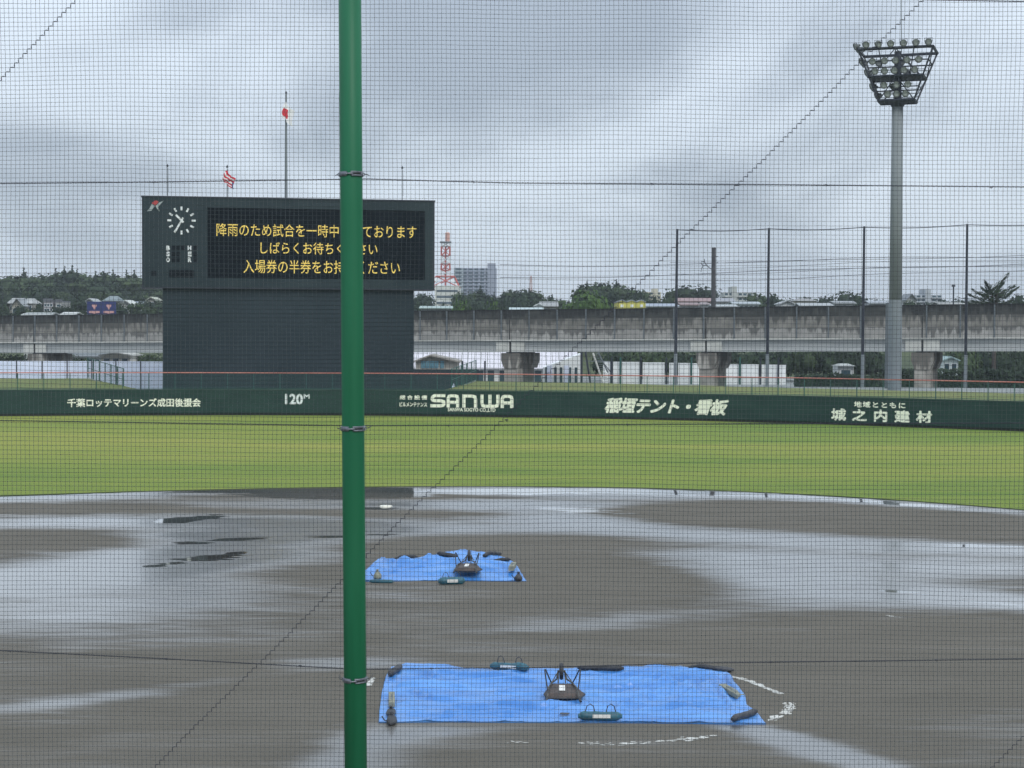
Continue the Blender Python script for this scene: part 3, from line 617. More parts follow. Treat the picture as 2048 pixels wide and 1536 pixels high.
def flag(par, ztop, wid, hgt, kind, label):
    base = wloc(par); mb = MB(); nu, nv = 40, 26
    mats = [MT['flag_white'], MT['flag_red'], MT['flag_blue']]
    for j in range(nv+1):
        b = j/nv
        for i in range(nu+1):
            a = i/nu; fall = a*hgt*(.60 if kind == 'disc' else .75) ; gather = .36
            x = -.36*math.sin(b*2.6)*(1-a*.6) + a*.72 + .5*max(0, a-.72) + .05*math.sin(a*14+b*4)
            y = -.25 + .07*math.cos(a*14+b*3)*min(1, a*3) - .15*a ; z = ztop - b*hgt - fall + .05*math.sin(a*9+b*5)
            mb.v.append((base.x + x*BU.x - y*BN.x*-1, base.y + x*BU.y + y, base.z+z))
    for j in range(nv):
        for i in range(nu):
            a, b = (i+.5)/nu, (j+.5)/nv; m = 0
            if kind == 'disc': m = 1 if ((a-.40)/.30)**2+((b-.5)/.30)**2 < 1 else 0
            else:
                m = 1 if int(b*7) % 2 == 0 else 0
                if a > .86 and b > .4: m = 2
            mb.mi = m; mb.f.append((j*(nu+1)+i, j*(nu+1)+i+1, (j+1)*(nu+1)+i+1, (j+1)*(nu+1)+i)); mb.m.append(m)
    o = mb.build('flag', mats, None, smooth=True, loc=(base.x, base.y, base.z+ztop)); return tag(o, label, 'flag')
for nm, c in (('flag_white', (.82, .82, .84)), ('flag_red', (.62, .04, .06)), ('flag_blue', (.05, .06, .22))):
    MT[nm] = mat(nm, c, tuple(q*.9 for q in c), rough=.8, scale=2)
flag(fp2, h2-.75, 1.9, 1.45, 'disc', 'limp white flag with a red disc on the tallest pole')
flag(fp1, h1-.25, 1.3, 1.0, 'stripes', 'limp red and white striped flag on the short pole')

# ------------------------------------------------------------------ hoarding behind the left bank, and the two sloping wing fences
ho = thing('hoarding_fence', at(160, 760, 175), 'pale blue white panel fence with dark posts left of the scoreboard', 'fence')
ex = [-72, -18, 33.5, 84.5, 134.5, 184, 232, 281.5, 330]
for a, b in zip(ex[:-1], ex[1:]):
    P0, P1 = at(a, 721, 176), at(b, 721, 176); mb = MB(); n_ = 3; zt = 4.25
    for k in range(n_):
        q0 = P0.lerp(P1, k/n_ + .004); q1 = P0.lerp(P1, (k+1)/n_ - .004); mb.box(((q0.x+q1.x)/2, q0.y, (zt+.3)/2), (q1.x-q0.x, .04, zt-.3))
    mb.build('panel', MT['hoard'], ho)
    mb = MB(); mb.tube([(P0.x, 175.93, .2), (P0.x, 175.93, zt+.02)], .055, 6); mb.build('post', MT['dark_steel'], ho)
mb = MB(); mb.box((at(130, 700, 176).x, 176.06, 3.3), (21, .05, .06)); mb.build('rail', MT['conc_dark'], ho)
def wing(A, B, n, h, label):
    t = thing('wing_fence', (A.x, A.y, A.z), label, 'fence')
    P = [A.lerp(B, i/n) for i in range(n+1)]; hh = [h]*(n+1)
    for i in range(n+1):
        mb = MB(); mb.tube([P[i]-Vector((0, 0, 1.6)), P[i]+Vector((0, 0, h))], .055, 6); mb.build('post', MT['fence_green'], t)
    for k, f in enumerate((.03, .5, .98)):
        mb = MB(); mb.tube([p+Vector((0, 0, h*f)) for p in P], .035, 5); mb.build('rail', MT['fence_green'], t)
    mb = MB(); L = (B-A).length; m = int(L/.36)
    for i in range(m):
        p = A.lerp(B, i/m); mb.box((p.x, p.y, p.z+h/2), (.012, .012, h))
    for k in range(1, 12): mb.tube([A+Vector((0, 0, h*k/12)), B+Vector((0, 0, h*k/12))], .008, 3, False)
    tag(mb.build('wire_mesh', MT['fence_green'], t), kind='stuff')
    mb = MB(); d = (B-A); mb.prism([A+Vector((0, -.1, -.12)), A+Vector((0, -.1, .1)), B+Vector((0, -.1, .1)), B+Vector((0, -.1, -2.4)), A+Vector((0, -.1, -2.4))], Vector((0, 0, 0)), Vector((0, .25, 0))); mb.build('kerb_wall', MT['ledge'], t)
    return t
wing(LA, LB, 6, 2.0, 'sloping green mesh fence beside the pale panel fence')
wing(RA, RB, 5, 2.0, 'sloping green mesh fence right of the scoreboard foot')

# ------------------------------------------------------------------ floodlight tower
TX, TY = at(1790, 700, 166).x, 166.0
tower = thing('floodlight_tower', (TX, TY, .2), 'tall grey floodlight mast with a cage of round lamps', 'floodlight')
def tz(py): return at(1795, py, TY).z
z_low = tz(600); z_cap = tz(214)
mb = MB(); mb.lathe([(.64, .2), (.62, z_low)], 24, Matrix.Translation((TX, TY, 0))); mb.build('lower_shaft', MT['conc_low'], tower, smooth=False)
mb = MB(); mb.lathe([(.61, z_low), (.53, z_cap)], 24, Matrix.Translation((TX, TY, 0))); mb.build('shaft', MT['conc'], tower, smooth=True)
mb = MB(); mb.lathe([(.53, z_cap-.02), (.72, z_cap+.25), (.95, z_cap+.4), (.95, z_cap+.5)], 20, Matrix.Translation((TX, TY, 0))); mb.build('collar', MT['dark_steel'], tower, smooth=False)
fn_ = Vector((-.32, -.947, 0)); fu = Vector((.947, -.32, 0))
zb0, zt0 = z_cap+.5, tz(103)
wb, wt, db, dt = 3.3, 6.9, 2.2, 4.4
CX0 = at(1795, 208, TY).x
def cg(u, d, k): # u, d in -1..1; k height 0..1
    return Vector((CX0, TY, zb0+(zt0-zb0)*k)) + fu*(u*(wb+(wt-wb)*k)/2) - fn_*(d*(db+(dt-db)*k)/2)
for u in (-1, 1):
    for d in (-1, 1):
        mb = MB(); mb.tube([cg(u, d, 0), cg(u, d, 1)], .09, 5); mb.build('corner_strut', MT['dark_steel'], tower)
for k, th in ((0, .17), (.26, .06), (.47, .13), (.76, .07), (1, .15)):
    c4 = [cg(-1, -1, k), cg(1, -1, k), cg(1, 1, k), cg(-1, 1, k)]
    mb = MB()
    for i in range(4): mb.tube([c4[i], c4[(i+1) % 4]], th, 5)
    mb.build('ring_beam', MT['dark_steel'], tower)
for k in (0, .47, 1.0):
    mb = MB(); c4 = [cg(-.97, -.97, k), cg(.97, -.97, k), cg(.97, .97, k), cg(-.97, .97, k)]; mb.prism(c4, (0, 0, -.03), (0, 0, .03))
    if k < 1: mb.build('catwalk', MT['dark_steel'], tower)
for (a, b) in (((-1, -1, 0), (0, -1, .47)), ((0, -1, .47), (1, -1, 0)), ((-.9, -1, .47), (0, -1, 1)), ((0, -1, 1), (.9, -1, .47)), ((-1, 1, 0), (0, 1, .47)), ((0, 1, .47), (1, 1, 0)), ((0, 1, 1), (.9, 1, .47)), ((1, -1, 0), (1, 1, .5)), ((1, 1, .5), (1, -1, 1)), ((-1, -1, 0), (-1, 1, .5)), ((0, -1, 0), (0, -1, 1)), ((0, 1, 0), (0, 1, 1)), ((-.45, -1, .5), (-.45, -1, 1)), ((.5, -1, .5), (.5, -1, 1))):
    mb = MB(); mb.tube([cg(*a), cg(*b)], .05, 4); mb.build('brace', MT['dark_steel'], tower)
mb = MB(); mb.lathe([(.4, zb0-.1), (.34, zt0)], 12, Matrix.Translation((CX0, TY, 0))); mb.build('core_column', MT['dark_steel'], tower)
for k in (.10, .17, .56, .63):
    mb = MB(); mb.tube([cg(-.98, -.98, k+.02), cg(.98, -.98, k+.02), cg(.98, .98, k+.02), cg(-.98, .98, k+.02)], .03, 4); mb.build('handrail', MT['dark_steel'], tower)
mb = MB(); mb.tube([(at(1803, 100, TY+.5).x, TY+.5, zt0), (at(1803, -60, TY+.5).x, TY+.5, tz(-60))], [.05, .02], 6); mb.build('lightning_rod', MT['conc_low'], tower)
MT['lamp_body'] = mat('lamp_body', (.10, .115, .11), (.17, .18, .175), rough=.4, metal=.4, scale=4); MT['lamp_glass'] = mat('lamp_glass', (.30, .32, .34), (.44, .46, .48), rough=.2, scale=3)
MT['lamp_glass'].node_tree.nodes['Principled BSDF'].inputs['Metallic'].default_value = 0
lb = MB(); lb.lathe([(.10, -.42), (.13, -.25), (.22, -.16), (.31, .02), (.345, .16), (.33, .17), (.29, .04)], 14); lbm = lb.mesh('lamp_body', MT['lamp_body'], True)
lg = MB(); lg.lathe([(.01, .06), (.18, .075), (.305, .10), (.305, .11), (.18, .09), (.01, .08)], 14); lgm = lg.mesh('lens', MT['lamp_glass'], True)
br = MB(); br.tube([(-.36, 0, 0), (-.36, 0, -.34), (.36, 0, -.34), (.36, 0, 0)], .025, 4); brm = br.mesh('bracket', MT['dark_steel'])
def lamp(P, direction, down=.42):
    d = Vector((direction.x, direction.y, -down)).normalized(); q = d.to_track_quat('Z', 'Y')
    o = bpy.data.objects.new('lamp', lbm); COL.objects.link(o); o.parent = tower; o.location = Vector(P)-Vector(tower.location); o.rotation_mode = 'QUATERNION'; o.rotation_quaternion = q; o.scale = (1.0, 1.0, 1.0)
    for nm, me in (('lens', lgm), ('bracket', brm)):
        c = bpy.data.objects.new(nm, me); COL.objects.link(c); c.parent = o
        if nm == 'bracket': c.rotation_euler = (R(90), 0, 0)
for k, us, dz_ in ((1.0, [-.78, -.45, -.12, .22, .55, .88], .42), (.72, [-.72, -.34, .0, .36, .72], .22), (.50, [-.75, -.40, -.05, .30, .68], .36), (.26, [-.52, .02, .52], .20), (.04, [-.45, 0.02, .5], .42)):
    for u in us: lamp(cg(u, -1.08, k)+Vector((0, 0, dz_)), fn_ + fu*.1*u)
for k, ds, dz_ in ((1.0, [-.75, 0, .75], .40), (.76, [-.6, .3], .2), (.50, [-.6, .2], .36), (.26, [-.5, .4], .2), (.04, [-.4, .5], .42)):
    for d in ds: lamp(cg(-1.08, d, k)+Vector((0, 0, dz_)), -fu*.95 + fn_*.45)
for k, us, dz_ in ((.76, [-.6, .1], .2), (.50, [.35], .36), (.26, [-.2], .3)):
    for u in us: lamp(cg(u, 0.2, k)+Vector((0, 0, dz_)), fn_)
# post beside the mast
P = at(1776, 606, 172); mb = MB(); mb.tube([(P.x, 172, .2), (P.x, 172, P.z)], [.28, .22], 10); tag(mb.build('concrete_post', MT['conc_dark'], None, loc=(P.x, 172, .2)), 'dark concrete post standing just left of the floodlight mast', 'post')

# ------------------------------------------------------------------ tall ball-stop posts and their head cable
bsp = [(1354.5, 460), (1538, 458), (1728.5, 455), (1934.5, 450)]
tops = []; wlb = ['leftmost tall dark post of the ball-stop line', 'tall dark post standing between the utility pole and the mast', 'tall dark post just left of the floodlight mast', 'tall dark post beside the spreading conifer']
for (px, py), lb_ in zip(bsp, wlb):
    P = at(px, py, 178); t = thing('net_post', (P.x, 178, .2), lb_, 'post', 'tall posts of the ball-stop fence'); tops.append(P)
    mb = MB(); xb = at(px-4, 760, 178).x; mb.tube([(xb, 178, .2), (xb+.02, 178, 5.2)], [.19, .18], 8); mb.build('sleeve', MT['conc_low'], t)
    mb = MB(); mb.tube([(xb+.02, 178, 5.2), (P.x, 178, P.z+.1)], [.16, .115], 8); mb.build('pole', MT['dark_purple'] if 'dark_purple' in MT else MT['dark_steel'], t)
    mb = MB(); mb.tube([(P.x-.12, 178, P.z), (P.x+.12, 178, P.z)], .07, 6); mb.build('cable_clamp', MT['zinc'], t)
tops.append(at(2160, 445, 178)); mb = MB(); L = []
for a, b in zip(tops[:-1], tops[1:]):
    for k in range(8): q = a.lerp(b, k/8); q.z -= .18*math.sin(math.pi*k/8)-.02; L.append(q)
L.append(tops[-1]); mb.tube(L, .045, 5); tag(mb.build('head_cable', MT['dark_steel'], None, loc=tuple(L[0])), 'dark cable strung along the tops of the tall posts', 'cable')
# ------------------------------------------------------------------ elevated railway viaduct
VL = at(0, 632, 255); VR = at(2048, 608, 200)
VD = Vector((VR.x-VL.x, VR.y-VL.y, 0)); VLEN = VD.length; VD.normalize(); VN = Vector((VD.y, -VD.x, 0)); SL = (VR.z-VL.z)/VLEN
def vp(s, h, out=0.0): return Vector((VL.x, VL.y, 0)) + VD*s + VN*out + Vector((0, 0, VL.z + SL*s + h))
def vs_(px):     # distance along the viaduct seen at that place
    d = ray(px, 640); A = Vector((VL.x, VL.y)); k = (A.x*VD.y - A.y*VD.x)/(d.x*VD.y - d.y*VD.x); P = Vector((d.x*k, d.y*k)); return (P-A).dot(Vector((VD.x, VD.y)))
via = thing('railway_viaduct', (VL.x, VL.y, .2), 'long stained concrete railway viaduct with grey girders behind the ballpark', 'viaduct')
SP = vs_(1141)-vs_(1084); s0 = vs_(1084) - SP*round(vs_(1084)/SP) - 3*SP
SP = (vs_(1989.5)-vs_(27.7))/round((vs_(1989.5)-vs_(27.7))/SP); s0 = vs_(27.7) - 6*SP
NB = int((VLEN+2*5*SP)/SP)+2
VD3 = Vector((VD.x, VD.y, SL)).normalized(); VU = VD3.cross(-VN).normalized()
Rv = Matrix((VD3, -VN, VU)).transposed()
def vbox(mb, s, h, L, T, H, out): mb.box(vp(s, h, out), (L, T, H), rot=Rv)
def lp(name, m, L, H, T): b = MB(); b.box((0, 0, 0), (L, T, H)); return b.mesh(name, MT[m])
pu = lp('upper_panel', 'bar_top', SP-.06, 1.14, .06); pm = lp('middle_panel', 'bar_mid', SP-.02, 1.36, .14); plw = lp('lower_panel', 'bar_low', SP-.05, 1.26, .18)
def vinst(nm, me, s, h, out):
    o = inst(nm, me, via, vp(s, h, out)-Vector(via.location)); o.rotation_euler = Rv.to_euler(); return o
pst = MB(); pst.box((0, -.07, 0), (.16, .02, 3.8)); pst.box((0, .07, 0), (.16, .02, 3.8)); pst.box((0, 0, 0), (.03, .12, 3.8)); pst = pst.mesh('post', MT['conc_dark'])
for i in range(NB):
    s = s0+i*SP; c = s+SP/2; j = random.uniform(-.015, .015)
    vinst('upper_panel', pu, c, -.59+j, -.02); vinst('middle_panel', pm, c, -1.86, random.uniform(-.01, .01)); vinst('lower_panel', plw, c, -3.20, 0.01)
    vinst('post', pst, s, -1.92, .14)
A_, B_ = s0, s0+NB*SP
mb = MB(); vbox(mb, (A_+B_)/2, .01, B_-A_, .16, .09, 0); mb.build('coping', MT['joint'], via)
mb = MB(); vbox(mb, (A_+B_)/2, -2.555, B_-A_, .05, .05, .03); mb.build('joint_strip', MT['joint'], via)
piers = [-326, 68, 372, 690, 1020, 1412, 1845, 2330]
mb = MB(); A_, B_ = s0-20, s0+NB*SP+20
vbox(mb, (A_+B_)/2, -3.90, B_-A_, 1.4, .14, -.52); mb.build('ledge', MT['ledge'], via)
mb = MB(); vbox(mb, (A_+B_)/2, -4.02, B_-A_, 8.6, .10, -4.42); mb.build('deck', MT['girder'], via)
mb = MB(); vbox(mb, (A_+B_)/2, -2.4, B_-A_, .2, 3.0, -9.0); mb.build('far_parapet', MT['bar_top'], via)
ps = [vs_(p) for p in piers]
for a, b in zip(ps[:-1], ps[1:]):
    for o_ in (-.18, -3.3, -6.0):
        mb = MB(); g = .10
        # tapered girder: slightly deeper lower flange
        prof = [(.0, 0), (.0, -.25), (-.12, -.45), (-.12, -1.0), (.06, -1.12), (.06, -1.36), (-1.0, -1.36), (-1.0, -1.12), (-.85, -1.0), (-.85, -.45), (-1.0, -.25), (-1.0, 0)]
        poly = [vp(a+g, -4.07+z, o_+q) for q, z in prof]; mb.prism(poly, (0, 0, 0), vp(b-g, 0)-vp(a+g, 0)); mb.build('girder', MT['girder'], via)
    for e, sgn in ((a, 1), (b, -1)):        # paler end blocks beside each joint
        mb = MB(); vbox(mb, e+sgn*1.05, -4.72, 1.85, .06, 1.26, -.13); mb.build('end_block', MT['ledge'], via)
for s in ps:
    mb = MB(); vbox(mb, s, -4.8, .35, 7, 1.5, -3.62); vbox(mb, s, -3.2, .10, .05, 1.2, .13); vbox(mb, s, -1.9, .07, .05, 1.3, .1); mb.build('movement_joint', MT['joint'], via)
    for k, (o_, wd) in enumerate(((-1.3, 2.6), (-6.2, 2.6))):
        top = vp(s+.1, -5.45, 0).z; base = .1; pr = MB()
        cap = [(-1.3, 0), (1.3, 0), (1.3, -1.0), (.9, -2.0), (-.9, -2.0), (-1.3, -1.0)]
        P0 = Vector((vp(s, 0, 0).x, vp(s, 0, 0).y, top)); M = Rv
        t = bpy.data.objects.new('pier', None)
        pc = MB(); pc.prism([P0 + VD*a + Vector((0, 0, z-.1)) + VN*(o_+1.1) for a, z in cap], (0, 0, 0), VN*-2.2)
        pr = pc.build('pier', MT['pier'], None, loc=tuple(P0+Vector((0, 0, -2)))); pr.location = P0+Vector((0, 0, -2)) - Vector(via.location); pr.parent = via
        mb = MB(); mb.lathe([(.85, base), (.85, top-2.05)], 16, Matrix.Translation((P0.x+VN.x*o_, P0.y+VN.y*o_, 0))) if k else mb.box(P0+VN*o_+Vector((0, 0, (base-top)/2-1.05)), (1.85, 1.9, top-2.1-base), rot=Rv)
        me = mb.mesh('column', MT['pier'], off=tuple(P0+Vector((0, 0, -2)))); c = bpy.data.objects.new('column', me); COL.objects.link(c); c.parent = pr
        mb = MB(); mb.box(P0+VN*o_+Vector((0, 0, -.05)), (1.6, 1.2, .16), rot=Rv); me = mb.mesh('bearing', MT['joint'], off=tuple(P0+Vector((0, 0, -2)))); c = bpy.data.objects.new('bearing', me); COL.objects.link(c); c.parent = pr

# ------------------------------------------------------------------ land behind: low plain, then rising hills
def land(x, y):
    z = .1 + 8.6*S((y-285)/110) + 3*S((y-450)/300)
    pxx = 1024 + F*x/y
    z += 4.6*S((y-430)/170)*S(1-(pxx-330)/430)*(.55+.45*S((pxx+150)/250))
    z += 1.8*S((y-470)/120)*S(1-abs(pxx-980)/260)
    return z
mb = MB(); ny = 90
rows = [176 + (1900-176)*(j/ny)**1.8 for j in range(ny+1)]
for yv in rows:
    for i in range(81): xv = (-.42 + .84*i/80)*(yv+60); mb.v.append((xv, yv, land(xv, yv) + (.5*noise.noise(Vector((xv*.03, yv*.03, 0))) if yv > 300 else 0)))
for j in range(ny):
    for i in range(80): mb.f.append((j*81+i, j*81+i+1, (j+1)*81+i+1, (j+1)*81+i)); mb.m.append(0)
tag(mb.build('hills', MT['forest_floor'], smooth=True), kind='structure')
mb = MB(); mb.add([(-80, 172, .15), (80, 160, .15), (100, 300, .15), (-120, 300, .15)], [(0, 1, 2, 3)]); tag(mb.build('rear_road', MT['paving']), kind='structure')
mb = MB(); mb.add([(RB.x+25, 160, 1.95), (72, 143, 1.95), (78, 172, 1.95), (RB.x+22, 177, 1.95)], [(0, 1, 2, 3)]); mb.prism([(RB.x+25, 160, 1.9), (72, 143, 1.9), (78, 172, 1.9), (RB.x+22, 177, 1.9)], (0, 0, 0), (0, 0, -1.7)); tag(mb.build('service_road', MT['paving']), kind='structure')

# ------------------------------------------------------------------ trees
def crown_mesh(name, m, kind, H, W, leaves, seed, size):
    rd = random.Random(seed); mb = MB(); lobes = []
    if kind == 'round':
        for i in range(9):
            a = rd.uniform(0, 6.28); r = W*.5*rd.uniform(.15, .62); z = H*rd.uniform(.38, .80); lobes.append((r*math.cos(a), r*math.sin(a), z, W*rd.uniform(.17, .30), H*rd.uniform(.12, .20)))
        lobes.append((0, 0, H*.62, W*.36, H*.30)); lobes.append((0, 0, H*.42, W*.44, H*.26))
        for i in range(4): a = i*1.57+rd.random(); lobes.append((W*.30*math.cos(a), W*.30*math.sin(a), H*.26, W*.22, H*.17))
    elif kind == 'low':
        for i in range(12):
            a = rd.uniform(0, 6.28); r = W*.5*rd.uniform(.2, .75); z = H*(.50-.28*(r/(W*.5)))*rd.uniform(.8, 1.2)+H*.12; lobes.append((r*math.cos(a), r*math.sin(a), z, W*rd.uniform(.13, .24), H*rd.uniform(.16, .26)))
        lobes.append((0, 0, H*.5, W*.36, H*.42))
    else:
        L = 8
        for i in range(L):
            k = i/(L-1); lobes.append((rd.uniform(-.05, .05)*W, rd.uniform(-.05, .05)*W, H*(.20+.74*k), W*.5*(1-k)**.75+W*.05, H*.085))
            if k < .85:
                for q in range(2):
                    a = rd.uniform(0, 6.28); r = W*.42*(1-k); lobes.append((r*math.cos(a), r*math.sin(a), H*(.17+.74*k), W*.17*(1-k)+W*.04, H*.05))
    tot = sum(l[3]*l[4] for l in lobes)
    for (x, y, z, rx, rz_) in lobes:
        n = max(6, int(leaves*rx*rz_/tot))
        # inner mass
        ib = []; 
        for zz, rr in ((-.62, .45), (0, .74), (.62, .45)):
            for q in range(6): a = q*math.pi/3; ib.append((x+math.cos(a)*rx*rr, y+math.sin(a)*rx*rr, z+zz*rz_*.9))
        mb.add(ib, [tuple(range(6))[::-1], tuple(range(12, 18))] + [(b*6+q, b*6+(q+1) % 6, (b+1)*6+(q+1) % 6, (b+1)*6+q) for b in range(2) for q in range(6)])
        for _ in range(n):
            v = Vector((rd.gauss(0, 1), rd.gauss(0, 1), rd.gauss(0.15, 1))).normalized(); k = rd.uniform(.78, 1.16)
            c = Vector((x+v.x*rx*k, y+v.y*rx*k, z+v.z*rz_*k)); s = size*rd.uniform(.6, 1.5)
            nrm = (v + Vector((rd.uniform(-.7, .7), rd.uniform(-.7, .7), rd.uniform(-.3, .9)))).normalized(); a = nrm.orthogonal().normalized(); a.rotate(Matrix.Rotation(rd.uniform(0, 6.28), 3, nrm)); b = nrm.cross(a)
            mb.add([c-a*s*.5-b*s*.35, c+a*s*.6-b*s*.2, c+a*s*.25+b*s*.5, c-a*s*.5+b*s*.3], [(0, 1, 2, 3)])
    return mb.mesh(name, m)
tk = MB(); tk.tube([(0, 0, -1.5), (.1, 0, 3), (.0, .1, 7)], [.32, .25, .12], 7); tk.tube([(.05, 0, 3.5), (1.2, .3, 6)], [.12, .06], 5); tk.tube([(.05, 0, 4), (-1.1, -.2, 6.3)], [.11, .05], 5); trunk_me = tk.mesh('trunk', MT['bark'])
PRO = {'round': [crown_mesh('crown', MT[m], 'round', 10, 9, 620, 10+i, .62) for i, m in enumerate(('leaf_dark', 'leaf_mid', 'leaf_dark', 'leaf_dark'))],
       'cone': [crown_mesh('crown', MT['leaf_dark'], 'cone', 12, 5.2, 560, 30+i, .55) for i in range(3)],
       'low': [crown_mesh('crown', MT[m], 'low', 6, 11, 900, 50+i, .5) for i, m in enumerate(('leaf_mid', 'leaf_dark', 'leaf_bright'))]}
def tree(px, Y, top_py, kind='round', w=1.0, var=None, label=None, group=None, name='tree', zb=None):
    P = at(px, 640, Y); zb = land(P.x, Y) if zb is None else zb
    zt = at(px, top_py, Y).z; H0 = {'round': 9.3, 'cone': 12.0, 'low': 5.5}[kind]; s = (zt-zb)/H0; s = max(.35, min(2.2, s)); z = zt - H0*s
    t = thing(name, (P.x, Y, z), label, 'tree', group); k = PRO[kind][var if var is not None else random.randrange(len(PRO[kind]))]
    sw = s*w if kind != 'low' else w
    inst('crown', k, t, (0, 0, 0), random.uniform(0, 6.28), (sw, sw, s))
    if kind != 'low': inst('trunk', trunk_me, t, (0, 0, 0), 0, (s, s, s))
    return t
rt = random.Random(3)
# ridge of the left hill, in steps from the left frame edge to the scoreboard
def ridge(px):
    pts = [(-160, 566), (-60, 562), (0, 558), (25, 552), (50, 548), (75, 547), (100, 549), (120, 545), (140, 540), (160, 545), (178, 553), (200, 548), (222, 549), (240, 556), (255, 546), (275, 549), (300, 554), (420, 560), (620, 575), (840, 588)]
    for a, b in zip(pts[:-1], pts[1:]):
        if a[0] <= px <= b[0]: return a[1] + (b[1]-a[1])*(px-a[0])/(b[0]-a[0])
    return 600
HG = 'trees of the wood on the left hill'
px = -150
while px < 330:
    tree(px, 610+rt.uniform(-15, 15), ridge(px)+rt.uniform(-3, 7), 'round', rt.uniform(.75, 1.5), rt.choice((0, 1, 2)), 'rounded broadleaf tree on the wooded crest left of the scoreboard', HG, 'broadleaf_tree'); px += rt.uniform(17, 27)
for px, py, L_ in ((48, 536.5, 'lone spiky cedar standing above the crest of the left hill'), (112, 537, 'narrow dark cedar beside the crest clearing'), (129, 533, 'thin cedar rising above the middle of the wooded crest'), (145, 532, 'tallest cedar on the wooded crest of the left hill'), (155, 538, 'cedar just right of the tallest cedar on the crest'), (191, 543, 'pointed cedar in the dip of the wooded crest'), (207, 543, 'pointed cedar right of the dip in the wooded crest'), (226, 540, 'cedar with a flat top on the wooded crest'), (254, 540, 'left one of the twin cedars beside the scoreboard'), (269, 541, 'right one of the twin cedars beside the scoreboard'), (15, 553, 'small pointed cedar at the low left end of the crest')):
    tree(px, 604, py, 'cone', .9, None, L_, None, 'cedar_tree')
for r_, (Y, off, n) in enumerate(((575, 13, 17), (545, 22, 17), (515, 31, 16), (485, 41, 15), (455, 50, 14), (420, 62, 12))):
    for i in range(n):
        px = -150 + (480/n)*(i+rt.uniform(.1, .9))
        if Y <= 455 and rt.random() < .35: continue
        tree(px, Y+rt.uniform(-12, 12), ridge(px)+off+rt.uniform(-5, 6), 'cone' if rt.random() < .22 else 'round', rt.uniform(.8, 1.2), None, 'dark tree in the wooded slope above the hillside houses', 'trees of the wooded slope', 'hill_tree')
for px in range(340, 840, 45): tree(px, 560, 585, 'round', 1.0, None, 'dark tree in the wooded slope above the hillside houses', 'trees of the wooded slope', 'hill_tree') if px < 330 else None
# wood right of the scoreboard
def ridge2(px):
    pts = [(820, 592), (850, 584), (866, 596), (885, 600), (905, 590), (925, 588), (935, 580), (958, 585), (980, 580), (1000, 588), (1020, 585), (1040, 577), (1060, 577), (1075, 584), (1090, 590), (1112, 588), (1125, 602), (1150, 600), (1165, 578), (1180, 566), (1200, 570), (1225, 564), (1245, 568), (1262, 578), (1290, 590)]
    for a, b in zip(pts[:-1], pts[1:]):
        if a[0] <= px <= b[0]: return a[1] + (b[1]-a[1])*(px-a[0])/(b[0]-a[0])
    return 600
for Y, off in ((560, 0), (500, 10), (450, 20)):
    px = 836
    while px < 1285:
        if not (866 < px < 884 and off < 15): tree(px, Y+rt.uniform(-12, 12), ridge2(px)+off*.9+rt.uniform(-1, 4), 'cone' if rt.random() < .3 else 'round', rt.uniform(.7, 1.0), None, 'dark tree in the low wood between the scoreboard and the yellow building', 'trees of the low wood', 'wood_tree')
        px += rt.uniform(13, 22)
for px, py in ((1176, 561), (1232, 560), (1218, 563), (1005, 583), (1022, 580), (960, 572), (1190, 565)): tree(px, 555, py, 'cone', 1.0, None, 'pointed cedar rising out of the low wood behind the viaduct', 'pointed cedars of the low wood', 'cedar_tree')
tree(1172, 330, 583, 'low', 1.05, 2, 'broad bright green tree just above the viaduct parapet', None, 'camphor_tree', zb=6)
tree(922, 300, 604, 'low', .5, 2, 'small bright green treetop peeping over the viaduct below the radio tower', None, 'bush')
tree(984, 300, 607, 'low', .5, 2, 'small bright green treetop peeping over the viaduct below the apartment block', None, 'bush')
for px, py, w_, Y, L_ in ((1395, 570, 1.5, 520, 'wide dome-shaped tree behind the utility pole'), (1345, 578, .9, 520, 'round tree left of the first tall dark post'), (1300, 592, .7, 470, 'small round tree above the right end of the yellow building'), (1515, 588, 1.0, 480, 'round tree behind the long grey roofs'), (1560, 589, 1.1, 480, 'round tree right of the second tall dark post'), (1660, 590, .8, 480, 'small round tree among the roofs left of the mast'),
                        (1695, 582, 1.1, 500, 'dome-shaped tree left of the floodlight mast'), (1712, 597, .9, 400, 'bright low tree at the foot of the third tall post'), (1820, 602, .6, 380, 'small tree right of the floodlight mast'), (2036, 590, 1.1, 420, 'dome-shaped tree behind the spreading conifer'), (1880, 604, .6, 380, 'small tree above the parapet right of the mast'), (1270, 585, .8, 520, 'tree at the right end of the low wood')):
    tree(px, Y, py, 'round', w_*.8, None, L_, None, 'broadleaf_tree')
px = 1285
while px < 2120: tree(px, 620, 598+rt.uniform(-4, 5), 'round', .9, None, 'small far tree on the skyline behind the town roofs', 'far skyline trees', 'far_tree'); px += rt.uniform(22, 42)
